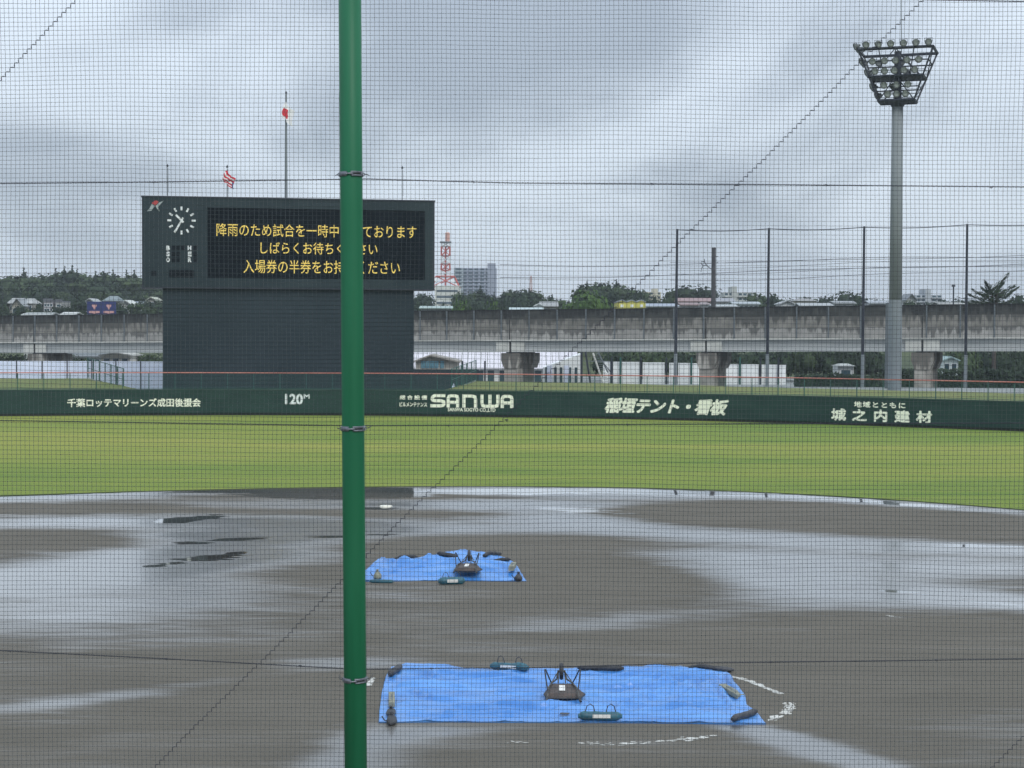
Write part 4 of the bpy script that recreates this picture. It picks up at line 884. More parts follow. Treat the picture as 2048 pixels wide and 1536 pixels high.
# spreading conifer right of the fourth tall post
def spread_conifer():
    P = at(1989, 612, 236); zb = .2; t = thing('spreading_conifer', (P.x, 236, zb), 'dark conifer with long upswept boughs beyond the viaduct parapet', 'tree')
    top = at(2008, 550, 236); mb = MB(); mb.tube([(P.x, 236, zb), (P.x, 236, 9), (top.x-.9, 236, 13), (top.x-.1, 236, top.z-.6)], [.3, .26, .16, .05], 7); mb.build('trunk', MT['bark'], t)
    rd = random.Random(5); mb = MB(); wood = MB()
    tips = [((1984, 575), (2017, 548)), ((1985, 580), (1971, 562)), ((1984, 588), (2030, 571)), ((1986, 590), (1946, 580)), ((1986, 594), (2036, 575)), ((1986, 598), (1935, 588)), ((1988, 600), (2022, 586)), ((1985, 586), (1962, 573)), ((1988, 604), (2026, 599)), ((1988, 603), (1943, 601)), ((1985, 607), (1925, 603)), ((1990, 608), (2040, 606)), ((1986, 583), (2004, 566)), ((1990, 597), (1966, 590)), ((1990, 590), (2010, 580))]
    for (ax, ay), (bx, by) in tips:
        dy = rd.uniform(-2.2, 2.2); A = at(ax, ay+4, 236); B = at(bx, by, 236+dy); wood.tube([A, A.lerp(B, .5)-Vector((0, 0, .18)), B], [.08, .05, .02], 4)
        for i in range(150):
            k = rd.random()**.8; c = A.lerp(B, k); c.z -= .22*math.sin(math.pi*k); c += Vector((rd.gauss(0, .20), rd.gauss(0, .4), rd.gauss(0, .13)))*(1.25-k*.9)*1.3
            s = rd.uniform(.16, .42); d = (B-A).normalized(); q = Vector((rd.uniform(-.5, .5), rd.uniform(-1, 1), rd.uniform(-.35, .35))).normalized()
            mb.add([c-d*s*.6, c+q*s*.3, c+d*s*.9+Vector((0, 0, .06)), c-q*s*.3], [(0, 1, 2, 3)])
    wood.build('bough', MT['bark'], t); mb.build('crown', MT['leaf_dark'], t)
spread_conifer()
# shrubs and trees glimpsed below the girders
for i, px in enumerate([1228, 1262, 1300, 1340, 1380, 1450, 1490, 1530, 1575, 1610, 1650, 1690, 1730, 1765, 1890, 1925, 1960, 2000, 2040, 2085]):
    tree(px, 262+rt.uniform(-8, 8), 690+rt.uniform(-6, 6), 'low', .62, rt.choice((0, 1, 1)), 'dark leafy tree glimpsed below the viaduct girders right of centre', 'trees below the viaduct', 'leafy_tree')
for px, py in ((-20, 700), (30, 704), (150, 712), (255, 708), (300, 706), (240, 714), (320, 708)):
    tree(px, 268, py, 'low', .5, 0, 'dark leafy shrub showing between girder and pale panels on the left', 'shrubs above the pale panel fence', 'shrub')
mb = MB(); rd = random.Random(9)
for i in range(7000):
    px = rd.uniform(1590, 2120); P = at(px, 740, 231+rd.uniform(-1.2, 1.2)); z = rd.uniform(0, 1) ; top = (1.8 if px < 1760 else 2.6)+.5*noise.noise(Vector((P.x*.5, 0, 0)))
    c = Vector((P.x, P.y, .1+z*top)); s = rd.uniform(.12, .34); a = Vector((rd.gauss(0, 1), rd.gauss(0, 1), rd.gauss(0, 1))).normalized(); b = a.orthogonal()
    mb.add([c-a*s, c+b*s*.6, c+a*s, c-b*s*.6], [(0, 1, 2, 3)])
hx0, hx1 = at(1590, 740, 231).x, at(2120, 740, 231).x; mb.box(((hx0+hx1)/2, 231, .95), (hx1-hx0, 1.4, 1.7)); tag(mb.build('hedge', MT['leaf_dark'], None, loc=((hx0+hx1)/2, 231, 0)), 'long clipped dark hedge below the viaduct right of the pale panels', 'hedge')

# ------------------------------------------------------------------ houses and other buildings
def wallmat(c): 
    k = 'w%02d%02d%02d' % tuple(int(q*99) for q in c)
    if k not in MT: MT[k] = mat('render_'+k, c, tuple(q*.88 for q in c), rough=.8, scale=.6, detail=6)
    return MT[k]
def house(px0, px1, py_ridge, py_eave, py_base, Y, wc, rc, label, roof='gable', wins=2, depth=8, name='house', front=None, group=None, cat='house', rows=1):
    A, B = at(px0, py_eave, Y), at(px1, py_eave, Y); ze = (A.z+B.z)/2; zr = at((px0+px1)/2, py_ridge, Y+depth/2).z; zb = min(at(px0, py_base, Y).z, ze-2.4); zb = min(zb, max(.1, land(A.x, Y)))
    cx = (A.x+B.x)/2; W = B.x-A.x; t = thing(name, (cx, Y, zb), label, cat, group)
    mb = MB(); mb.box((cx, Y+depth/2, (zb+ze)/2), (W*.94, depth*.94, ze-zb)); mb.build('wall', wallmat(wc), t)
    o = .03*W; x0, x1, y0, y1 = A.x-o, B.x+o, Y-.5, Y+depth+.5; mb = MB(); th = .18
    if roof == 'gable':          # ridge runs along x, slope faces us
        prof = [(y0, ze), ((y0+y1)/2, zr), (y1, ze), (y1, ze-th), ((y0+y1)/2, zr-th), (y0, ze-th)]
        mb.prism([Vector((x0, a, b)) for a, b in prof], (0, 0, 0), (x1-x0, 0, 0))
    elif roof == 'front':        # gable end faces us
        cxx = cx if front is None else at(front, py_ridge, Y).x
        mb.prism([Vector((x0, y0, ze)), Vector((cxx, y0, zr)), Vector((x1, y0, ze)), Vector((x1, y0, ze-th)), Vector((cxx, y0, zr-th)), Vector((x0, y0, ze-th))], (0, 0, 0), (0, y1-y0, 0))
        g = MB(); g.prism([Vector((A.x+.03*W, Y+.3, ze-.02)), Vector((cxx, Y+.3, zr-th-.02)), Vector((B.x-.03*W, Y+.3, ze-.02))], (0, 0, 0), (0, depth-.8, 0)); g.build('gable', wallmat(wc), t)
    elif roof == 'hip':
        r = (x1-x0)*.24; ym = (y0+y1)/2; vs = [(x0, y0, ze), (x1, y0, ze), (x1, y1, ze), (x0, y1, ze), (x0+r, ym, zr), (x1-r, ym, zr)]
        mb.add(vs, [(0, 1, 5, 4), (1, 2, 5), (2, 3, 4, 5), (3, 0, 4), (3, 2, 1, 0)])
    else:
        mb.box((cx, Y+depth/2, ze+.15), (W, depth, .3)); mb.box((cx, Y+.1, ze+.45), (W, .2, .4))
    mb.build('roof', wallmat(rc), t)
    vis = at(px0, py_base, Y).z
    for r_ in range(rows):
        for i in range(wins):
            u = (i+.5)/wins; hh = 1.15 if rows == 1 else (ze-vis)/rows*.5; zc = ze-.55-hh/2 - r_*(ze-vis)/rows; x = A.x + W*(.06+.88*u); wd = min(1.7, W/wins*.55)
            mb = MB(); mb.box((x, Y+.5*.06*depth-.03, zc), (wd+.16, .08, hh+.16)); f = mb.build('window', MT['white'], t)
            mb = MB(); mb.box((x, Y+.5*.06*depth-.08, zc), (wd, .04, hh)); mb.build('pane', MT['glass'], f)
    return t
GY = (.30, .32, .33); DGY = (.16, .17, .19); CR = (.36, .35, .31); WHT = (.48, .50, .50); RDR = (.26, .14, .13); TAN = (.45, .42, .36)
# left hillside
house(16, 40, 596, 606, 616, 415, TAN, (.34, .35, .34), 'small pale-roofed house at the far left of the hillside', wins=2)
house(22, 47, 597, 612, 620, 405, CR, GY, 'grey house with a sloping pale roof on the left hillside', 'front')
house(40, 66, 597, 607, 618, 410, CR, (.40, .41, .40), 'house with a broad pale hip roof on the left hillside', 'hip')
house(86, 106, 598, 603, 622, 400, (.28, .27, .28), DGY, 'boxy dark grey building left of the blue billboard', 'flat', 3, rows=2)
house(110, 124, 600, 604, 622, 400, (.34, .34, .33), DGY, 'narrow grey building between the boxy one and the trees', 'flat', 1, rows=2)
house(170, 188, 597, 603, 618, 420, WHT, (.45, .47, .47), 'white-gabled house half hidden by the blue billboard', 'front')
house(205, 236, 592, 602, 618, 425, CR, (.20, .24, .25), 'house with a dark hip roof behind the blue billboard', 'hip')
house(244, 270, 600, 613, 622, 400, WHT, (.55, .57, .54), 'white house with a steep pale roof right of the billboard', 'front', front=250)
house(264, 284, 603, 606, 622, 425, WHT, (.30, .34, .40), 'small white house beside the scoreboard edge on the hillside', 'gable', 1)
house(292, 312, 594, 600, 615, 430, CR, (.42, .44, .36), 'half hidden cream house nearest the scoreboard on the hillside', 'front', 1)
house(45, 102, 625, 629, 634, 300, (.45, .47, .45), (.42, .45, .44), 'long low grey roof just above the parapet on the left', 'gable', 0, 6)
house(120, 150, 624, 629, 634, 300, (.55, .57, .55), (.50, .52, .50), 'short low grey roof just above the parapet left of the billboard', 'gable', 0, 6)
for px in range(-30, 330, 21):
    if rt.random() < .72: tree(px+rt.uniform(-7, 7), 392+rt.uniform(-4, 4), 613+rt.uniform(-7, 9), 'round', 1.0, None, 'small garden tree among the hillside houses left of the scoreboard', 'garden trees of the hillside houses', 'garden_tree')
for px, py in ((8, 604), (74, 603), (135, 605), (152, 601), (160, 606), (240, 604), (290, 603), (318, 600)): tree(px, 415, py, 'round', 1.1, None, 'taller tree standing between the hillside houses', 'trees between the hillside houses', 'garden_tree')
# right of the scoreboard
house(840, 905, 612, 616, 624, 330, GY, (.34, .42, .40), 'low shed with a pale green roof below the radio tower', 'gable', 0, 8)
house(1020, 1085, 615, 619, 626, 320, GY, (.44, .52, .52), 'long low pale metal roof above the viaduct parapet', 'gable', 0, 8)
house(1068, 1088, 607, 611, 622, 330, (.72, .74, .74), (.60, .62, .62), 'white-walled house left of the broad bright tree', 'front', 1, 7)
house(1080, 1116, 603, 612, 622, 340, CR, (.30, .31, .31), 'grey-roofed house behind the white one left of the bright tree', 'gable', 2, 7)
yb = thing('yellow_building', at(1262, 620, 330), 'bright yellow building with three small gables above the parapet', 'building')
for a, b in ((1234, 1254), (1254, 1274), (1274, 1292)):
    A, B = at(a, 605, 330), at(b, 605, 330); zr = at((a+b)/2, 601, 330).z; mb = MB(); mb.prism([Vector((A.x, 330, 5)), Vector((B.x-.06, 330, 5)), Vector((B.x-.06, 330, A.z)), Vector(((A.x+B.x)/2, 330, zr)), Vector((A.x, 330, A.z))], (0, 0, 0), (0, 9, 0)); mb.build('gable_bay', wallmat((.60, .56, .14)), yb)
    mb = MB(); mb.prism([Vector((A.x-.1, 329.8, A.z)), Vector(((A.x+B.x)/2, 329.8, zr)), Vector((B.x+.02, 329.8, A.z)), Vector((B.x+.02, 329.8, A.z+.15)), Vector(((A.x+B.x)/2, 329.8, zr+.18)), Vector((A.x-.1, 329.8, A.z+.15))], (0, 0, 0), (0, 9.4, 0)); mb.build('roof', wallmat(GY), yb)
    mb = MB(); mb.box(((A.x+B.x)/2, 329.97, A.z-.62), (.55, .06, .5)); mb.build('window', MT['white'], yb)
house(1292, 1356, 607, 612, 622, 340, (.36, .40, .46), (.32, .36, .42), 'long blue-grey roof right of the yellow building', 'gable', 5, 8)
house(1357, 1425, 596, 602, 607, 390, (.40, .33, .33), (.30, .21, .21), 'long two-storey house with a dull red roof', 'gable', 6, 8)
house(1360, 1398, 605, 609, 622, 345, (.5, .48, .46), (.27, .20, .20), 'low house with a brownish red roof in front of the long red one', 'gable', 3, 7)
house(1400, 1422, 604, 609, 622, 350, WHT, (.26, .22, .22), 'small white house with a dark hip roof beside the red ones', 'hip', 2, 7)
house(1430, 1470, 596, 603, 612, 390, (.42, .43, .44), (.30, .31, .33), 'grey-roofed house right of the utility pole', 'gable', 4, 8)
house(1466, 1520, 603, 607, 616, 360, (.62, .66, .66), (.38, .42, .44), 'long white house with a pale grey roof', 'gable', 5, 8)
house(1425, 1475, 609, 613, 622, 340, (.48, .5, .5), (.42, .45, .46), 'low building with a light metal roof above the parapet', 'gable', 4, 7)
house(1560, 1590, 601, 607, 618, 360, WHT, (.40, .42, .43), 'white gabled house among the grey roofs', 'front', 2, 7)
house(1590, 1635, 597, 602, 612, 420, TAN, (.27, .27, .27), 'tan house with a wide dark hip roof', 'hip', 3, 8)
house(1600, 1665, 606, 611, 622, 345, (.42, .43, .43), (.36, .38, .39), 'long low grey roof left of the third tall post', 'gable', 4, 7)
house(1668, 1712, 602, 606, 618, 380, GY, (.30, .32, .33), 'grey house partly hidden by the low bright tree', 'gable', 2, 8)
house(1738, 1776, 601, 606, 620, 350, (.33, .35, .37), (.34, .37, .40), 'blue-grey house immediately left of the mast', 'gable', 3, 7)
house(1812, 1834, 588, 600, 612, 400, (.38, .40, .40), (.22, .24, .26), 'tall grey gabled house immediately right of the mast', 'front', 2, 8)
house(1878, 1930, 604, 608, 620, 360, (.45, .47, .45), (.33, .34, .33), 'low grey house left of the spreading conifer', 'gable', 4, 7)
house(1940, 1972, 596, 602, 612, 400, (.55, .56, .55), (.28, .30, .32), 'pale house half hidden behind the spreading conifer', 'hip', 2, 7)
def block(px0, px1, pyt, pyb, Y, wc, label, floors, bays, depth=12, tower=None, name='apartment_block'):
    A, B = at(px0, pyt, Y), at(px1, pyt, Y); zb = land(A.x, Y); t = thing(name, ((A.x+B.x)/2, Y, zb), label, 'building'); W = B.x-A.x; cx = (A.x+B.x)/2
    mb = MB(); mb.box((cx, Y+depth/2, (A.z+zb)/2), (W, depth, A.z-zb)); mb.build('wall', wallmat(wc), t)
    zlow = at(px0, pyb, Y).z; fh = (A.z-zlow)/floors
    for f in range(floors):
        z = A.z - (f+.5)*fh; mb = MB(); mb.box((cx, Y-.35, z-fh*.30), (W*.98, .7, fh*.34)); mb.build('balcony', wallmat(tuple(q*1.06 for q in wc)), t)
        for b in range(bays):
            x = A.x + W*(b+.5)/bays; mb = MB(); mb.box((x, Y-.02, z+fh*.12), (W/bays*.66, .06, fh*.5)); mb.build('window', MT['glass'], t)
    if tower:
        a, b, tt = tower; A2, B2 = at(a, tt, Y-1), at(b, tt, Y-1); mb = MB(); mb.box(((A2.x+B2.x)/2, Y+depth/2-1, (A2.z+zb)/2), (B2.x-A2.x, depth, A2.z-zb)); mb.build('stair_tower', wallmat(tuple(q*.95 for q in wc)), t)
    return t
block(924, 993, 536, 592, 1250, (.30, .33, .40), 'tall grey apartment block with a raised stair tower', 8, 6, 14, (975, 991, 526.5))
block(908, 926, 535.5, 580, 1240, (.36, .41, .44), 'pale stepped wing at the left end of the tall apartment block', 6, 1, 14)
block(1448, 1504, 585, 604, 560, (.50, .52, .50), 'white school-like building with a small roof tower', 2, 6, 10, (1464, 1474, 573), 'school_building')
block(1285, 1322, 584, 600, 700, (.58, .55, .44), 'distant cream building left of the first tall post', 2, 3, 10, (1306, 1316, 577), 'cream_building')
block(1832, 1884, 590, 605, 620, (.42, .45, .48), 'distant grey building with a penthouse right of the mast', 2, 5, 10, (1851, 1862, 578), 'grey_building')
# radio tower on its white building
rtw = thing('radio_tower', (at(891, 600, 1000).x, 1000, 14), 'red and white lattice radio tower on a white building', 'radio tower')
RX = at(891, 560, 1000).x
def RZ(py): return at(891, py, 1000).z
segs = [(575, 553, 'logo_r', 8.2, 5.2), (553, 541, 'white', 2.6, 2.5), (541, 527, 'logo_r', 2.5, 2.4), (527, 512, 'white', 2.4, 2.4), (512, 493, 'logo_r', 2.4, 2.4), (493, 484, 'white', 2.4, 2.3)]
MT['logo_r'] = mat('tower_red', (.55, .09, .05), (.48, .07, .04), rough=.6, scale=.5)
for a, b, m, w0, w1 in segs:
    z0, z1 = RZ(a), RZ(b); mb = MB(); c0 = [(RX+sx*w0, 1000+sy*w0, z0) for sx, sy in ((-1, -1), (1, -1), (1, 1), (-1, 1))]; c1 = [(RX+sx*w1, 1000+sy*w1, z1) for sx, sy in ((-1, -1), (1, -1), (1, 1), (-1, 1))]
    for i in range(4):
        j = (i+1) % 4; mb.tube([c0[i], c1[i]], .36, 4); mb.tube([c0[i], c1[j]], .22, 4); mb.tube([c0[j], c1[i]], .22, 4); mb.tube([c1[i], c1[j]], .3, 4); mb.tube([c0[i], c0[j]], .3, 4)
    mb.build('lattice_stage', MT[m], rtw)
mb = MB(); mb.tube([(RX, 1000, RZ(575)), (RX, 1000, RZ(493))], .55, 6); mb.build('ladder_shaft', MT['logo_r'], rtw)
mb = MB(); mb.box((RX, 1000, RZ(484.5)), (6.4, 6.4, .7)); mb.build('platform', MT['conc_dark'], rtw)
mb = MB(); mb.lathe([(1.35, RZ(484)), (1.35, RZ(466)), (.9, RZ(465))], 10, Matrix.Translation((RX+1.1, 1000, 0))); mb.build('antenna_drum', wallmat((.62, .35, .28)), rtw)
mb = MB(); mb.tube([(RX+1.1, 1000, RZ(466)), (RX+1.1, 1000, RZ(458))], .18, 4); mb.build('antenna', MT['white'], rtw)
for dx, py in ((-5, 560), (4.5, 563), (-3.5, 570), (6, 571)): mb = MB(); mb.lathe([(.1, -.5), (1.1, .0), (1.3, .3), (1.2, .3)], 10, Matrix.Translation((RX+dx, 993, RZ(py))) @ Matrix.Rotation(R(80), 4, 'X')); mb.build('dish_antenna', MT['white'], rtw)
A, B = at(871, 572, 1000), at(920, 572, 1000); mb = MB(); mb.box(((A.x+B.x)/2, 1004, (A.z+14)/2), (B.x-A.x, 26, A.z-14)); mb.build('building', wallmat((.62, .63, .58)), rtw)
for k in range(4):
    mb = MB()
    mb.box(((A.x+B.x)/2, 990.9, A.z-3-k*3.4), ((B.x-A.x)*.85, .2, 1.1)); mb.build('window_band', MT['glass'], rtw)
# second small far mast, lamp pole, utility pole, overhead wires
P = at(1062, 552, 1200); mb = MB(); zb = land(P.x, 1200)
for k in range(5): mb.tube([(P.x-1.6+.25*k, 1200, zb+(P.z-zb)*k/5), (P.x-1.35+.25*k, 1200, zb+(P.z-zb)*(k+1)/5)], .35, 4); mb.tube([(P.x+1.6-.25*k, 1200, zb+(P.z-zb)*k/5), (P.x+1.35-.25*k, 1200, zb+(P.z-zb)*(k+1)/5)], .35, 4); mb.tube([(P.x-1.6+.25*k, 1200, zb+(P.z-zb)*k/5), (P.x+1.35-.25*k, 1200, zb+(P.z-zb)*(k+1)/5)], .25, 4)
tag(mb.build('lattice_mast', wallmat((.55, .40, .38)), None, loc=(P.x, 1200, zb)), 'faint far lattice mast right of the apartment block', 'mast')
P = at(1907, 571, 330); mb = MB(); mb.tube([(P.x, 330, 5), (P.x, 330, P.z)], .13, 6); mb.lathe([(.1, 0), (.42, .15), (.3, .45), (.05, .5)], 8, Matrix.Translation((P.x, 330, P.z-.3))); tag(mb.build('lamp_post', MT['dark_steel'], None, loc=(P.x, 330, 5)), 'small lamp post above the parapet left of the spreading conifer', 'lamp post')
UP = at(1427.5, 495, 236); ut = thing('utility_pole', (UP.x, 236, .2), 'thick dark utility pole with a curly bracket arm', 'utility pole')
mb = MB(); mb.tube([(UP.x, 236, .2), (UP.x, 236, UP.z)], [.34, .30], 10); mb.build('pole', MT['joint'] if False else mat('pole_brown', (.055, .055, .06), (.08, .08, .085), rough=.8, scale=2), ut)
def curl(pts):
    mb = MB(); mb.tube([at(a, b, 235.6) for a, b in pts], .055, 5); mb.build('bracket_arm', MT['dark_steel'], ut)
curl([(1424, 539), (1418, 535), (1413, 530), (1409, 524), (1409, 518)]); curl([(1413, 530), (1407, 531), (1403, 537), (1402, 544)]); curl([(1409, 524), (1403, 522), (1402, 527), (1406, 531)])
for k in range(7): mb = MB(); mb.tube([(UP.x+.30, 236, UP.z-1.2-k*.8), (UP.x+.62, 236, UP.z-1.2-k*.8)], .03, 4); mb.build('step_bolt', MT['dark_steel'], ut)
for i, (ya, yb_, yc, Yd, rr) in enumerate(((529, 533, 500, 400, .05), (555, 548, 518, 400, .06), (536, 528, 512, 420, .045), (560, 556, 530, 380, .05), (525, 518, 508, 420, .045), (548, 540, 522, 420, .045))):
    pts = []; x0 = 1000 if i < 2 else 1340
    for k in range(25):
        u = k/24; px = x0 + (2200-x0)*u; py = ya*(1-u)**2 + 2*yb_*u*(1-u) + yc*u*u + 3*math.sin(u*math.pi*3); pts.append(at(px, py, Yd))
    mb = MB(); mb.tube(pts, rr, 4); tag(mb.build('overhead_wire', MT['dark_steel'], None, loc=tuple(pts[0])), ('long upper wire running from the apartment block to the right', 'long lower wire running from the apartment block to the right', 'wire that crosses the utility pole just above its bracket', 'lowest overhead wire behind the tall dark posts', 'uppermost overhead wire behind the tall dark posts', 'wire between the uppermost and lowest ones behind the posts')[i], 'wire', 'overhead wires')
# twin blue billboard
bb = thing('billboard', (at(203, 630, 330).x, 330, 6), 'dark blue twin-panel billboard with two pink emblems on the left hillside', 'billboard')
MT['bb_blue'] = mat('billboard_blue', (.018, .028, .12), (.022, .034, .14), rough=.5, scale=.4); MT['bb_pink'] = mat('billboard_pink', (.62, .35, .32), (.5, .26, .25), rough=.5, scale=.6)
for a, b in ((174.5, 203), (203.6, 232)):
    A, B = at(a, 603, 330), at(b, 628.5, 330); mb = MB(); mb.box(((A.x+B.x)/2, 330, (A.z+B.z)/2), (B.x-A.x, .25, A.z-B.z)); mb.build('panel', MT['bb_blue'], bb)
    c = (a+b)/2
    for poly in ([(c-4.5, 609), (c+4.5, 609), (c+5, 612), (c+2.2, 615), (c+1.2, 619), (c-1.2, 619), (c-2.2, 615), (c-5, 612)], [(c-10.5, 622), (c+10.5, 622), (c+10.5, 626), (c+3, 626.3), (c+2, 627.6), (c-2, 627.6), (c-3, 626.3), (c-10.5, 626)]):
        mb = MB(); mb.prism([at(x, y, 329.85) for x, y in poly], (0, -.03, 0), (0, .01, 0)); mb.build('emblem', MT['bb_pink'], bb)
for a in (180, 203.3, 227): P = at(a, 628, 330.3); mb = MB(); mb.tube([(P.x, 330.3, 4), (P.x, 330.3, P.z)], .14, 6); mb.build('post', MT['conc_dark'], bb)

# ------------------------------------------------------------------ low buildings and fences seen under the viaduct
gy = thing('gymnasium', (at(1040, 760, 250).x, 250, .1), 'long white gymnasium with a broad pale ribbed roof under the viaduct', 'building')
A, B = at(826, 737, 250), at(1150, 737, 250); cx = (A.x+B.x)/2; W = B.x-A.x; ze = A.z
mb = MB(); mb.box((cx, 256, (ze+.1)/2), (W, 12, ze-.1)); mb.build('wall', MT['hoard_w'], gy)
n = 26
for i in range(n):
    x0, x1 = A.x-.6+(W+1.2)*i/n, A.x-.6+(W+1.2)*(i+1)/n-.06; mb = MB(); mb.prism([Vector((x0, 249.2, ze)), Vector((x1, 249.2, ze)), Vector((x1, 262, ze+4.6)), Vector((x0, 262, ze+4.6))], (0, 0, 0), (0, 0, .1)); mb.build('roof_sheet', wallmat((.66, .64, .68)), gy)
for px in (938, 960, 982, 1006, 1052, 1076, 1098, 1120):
    P = at(px, 750, 250); mb = MB(); mb.box((P.x, 249.93, 1.05), (1.0 if px != 982 else .9, .1, 1.7)); f = mb.build('window', MT['conc_dark'], gy); mb = MB(); mb.box((P.x, 249.86, 1.1), (.8, .05, 1.4)); mb.build('pane', MT['glass'], f)
house(829, 917, 708, 722, 739, 204, (.36, .34, .30), (.30, .28, .25), 'small gabled hut with a band of blue windows under the viaduct', 'front', 0, 9, 'hut', front=861, cat='hut')
hut = [o for o in COL.objects if o.name == 'hut'][0]
for px in (846, 855, 864, 873, 884):
    P = at(px, 729, 204); mb = MB(); mb.box((P.x, 204.2, P.z), (.46, .12, .85)); mb.build('window', MT['glass_blue'], hut)
mb = MB(); A, B = at(800, 738.5, 196), at(958, 738.5, 196); mb.box(((A.x+B.x)/2, 196, (A.z+.1)/2), (B.x-A.x, .15, A.z-.1)); tag(mb.build('dark_screen', MT['board'], None, loc=((A.x+B.x)/2, 196, .1)), 'low dark blue screen wall in front of the gabled hut', 'screen wall')
bd2 = MB(); bd2.prism([at(898, 783, 156), at(912, 783, 156), at(908, 766, 156.6)], (0, 0, 0), (0, .05, 0)); tag(bd2.build('white_board', MT['hoard'], None, loc=tuple(at(905, 783, 156))), 'white triangular board leaning at the foot of the right wing fence', 'board')
for px in (925, 970): P = at(px, 722, 185); mb = MB(); mb.tube([(P.x, 185, .1), (P.x, 185, P.z)], .10, 8); tag(mb.build('slim_post', MT['dark_steel'], None, loc=(P.x, 185, .1)), 'slim dark post standing on the %s side of the right wing fence' % ('near' if px == 925 else 'gymnasium'), 'post')
# stair tower
st = thing('steel_staircase', (at(1190, 760, 214).x, 214, .1), 'steel staircase with pale stringers and dark posts under the viaduct', 'staircase')
for (a, b, c, d, m, r_) in ((1186, 706, 1206, 765, 'ledge', .13), (1196, 704, 1216, 745, 'conc_dark', .10), (1163, 704, 1163, 768, 'dark_steel', .16), (1171, 704, 1181, 768, 'dark_steel', .13), (1223, 722, 1223, 768, 'dark_steel', .17), (1168, 722, 1222, 723, 'conc_low', .05), (1204, 722, 1222, 745, 'dark_steel', .06)):
    mb = MB(); mb.tube([at(a, b, 214), at(c, d, 214)], r_, 6); mb.build('stringer' if m in ('ledge',) else 'strut', MT[m], st)
for k in range(14): P = at(1188+k*1.5, 708+k*4.2, 214); mb = MB(); mb.box(P+Vector((.35, .3, 0)), (.5, .8, .05)); mb.build('tread', MT['conc_dark'], st)
pb = thing('pale_shed', (at(1122, 760, 228).x, 228, .1), 'pale blue shed with narrow vertical windows left of the steel staircase', 'shed')
A, B = at(1088, 735, 239), at(1163, 716, 239); mb = MB(); mb.prism([Vector((A.x, 239, .1)), Vector((B.x, 239, .1)), Vector((B.x, 239, B.z+.6)), Vector((A.x, 239, A.z))], (0, 0, 0), (0, 7, 0)); mb.build('wall', MT['hoard_w'], pb)
for px in (1093, 1111, 1122, 1140, 1152): P = at(px, 750, 239); mb = MB(); mb.box((P.x, 238.94, 1.4), (.34, .1, 2.4)); mb.build('window', MT['glass'], pb)
for px in (1099, 1133): P = at(px, 750, 239); mb = MB(); mb.box((P.x, 238.93, 1.5), (.7, .1, 2.7)); mb.build('blue_panel', MT['hoard'], pb)
hw = thing('white_hoarding', (at(1400, 760, 226).x, 226, .1), 'row of white fence panels with dark posts beside the viaduct pier', 'fence')
ex = [(1206, 1221), (1226, 1240), (1243, 1280), (1285, 1330), (1338, 1350), (1356, 1381), (1384, 1425), (1452, 1478), (1482, 1518), (1523, 1556), (1558, 1572)]
for i, (a, b) in enumerate(ex):
    yt = 723+.028*(a-1206)*.7; A, B = at(a, yt, 246), at(b, yt, 246); mb = MB(); mb.box(((A.x+B.x)/2, 246, (A.z+.1)/2), (B.x-A.x-.05, .06, A.z-.1)); mb.build('panel', MT['hoard_w'], hw)
    mb = MB(); mb.box(((A.x+B.x)/2, 245.92, A.z-.1), (B.x-A.x-.05, .06, .12)); mb.build('rail', MT['white'], hw)
for px in (1223, 1241, 1282, 1333, 1353, 1383, 1448, 1480, 1521, 1557): P = at(px, 722, 245.7); mb = MB(); mb.tube([(P.x, 245.7, .1), (P.x, 245.7, P.z+.5)], .13, 6); mb.build('post', MT['fence_green'] if px in (1241, 1383, 1480) else MT['dark_steel'], hw)
house(1675, 1709, 727, 732, 750, 236, WHT, (.42, .44, .42), 'small white hip-roofed shed under the viaduct left of the mast', 'hip', 1, 4, 'shed', cat='shed')
house(1885, 1918, 712, 720, 742, 245, (.55, .62, .60), (.36, .48, .46), 'pale green gabled house under the viaduct right of the last pier', 'front', 2, 5)
house(126, 205, 706, 712, 722, 275, (.62, .64, .60), (.18, .20, .21), 'white house with a dark eave above the pale panels', 'gable', 5, 8)
house(200, 262, 704, 710, 722, 262, (.66, .63, .56), (.5, .5, .46), 'cream house with sagging roof lines above the pale panels', 'front', 3, 8)
house(78, 124, 705, 708, 722, 280, (.07, .08, .09), (.05, .06, .06), 'dark low shed right of the left pier', 'flat', 4, 8, 'shed', cat='shed')

ORD = 'first second third fourth fifth sixth seventh eighth ninth tenth eleventh twelfth thirteenth fourteenth fifteenth sixteenth seventeenth eighteenth nineteenth twentieth'.split() + ['twenty-'+q for q in 'first second third fourth fifth sixth seventh eighth ninth'.split()]
for gname, txt in (('trees below the viaduct', '%s dark leafy tree from the left among those below the viaduct right of centre'), ('shrubs above the pale panel fence', '%s shrub from the left between the girder and the pale panel fence'), ('garden trees of the hillside houses', '%s small garden tree from the left in front of the hillside houses'), (HG, '%s rounded tree from the left along the wooded crest of the left hill'), ('pointed cedars of the low wood', '%s pointed cedar from the left rising out of the low wood'), ('trees between the hillside houses', '%s taller tree from the left between the hillside houses')):
    L_ = sorted([o for o in COL.objects if o.get('group') == gname and o.parent is None], key=lambda o: o.location.x/o.location.y)
    for i, o in enumerate(L_): o['label'] = txt % ORD[i]
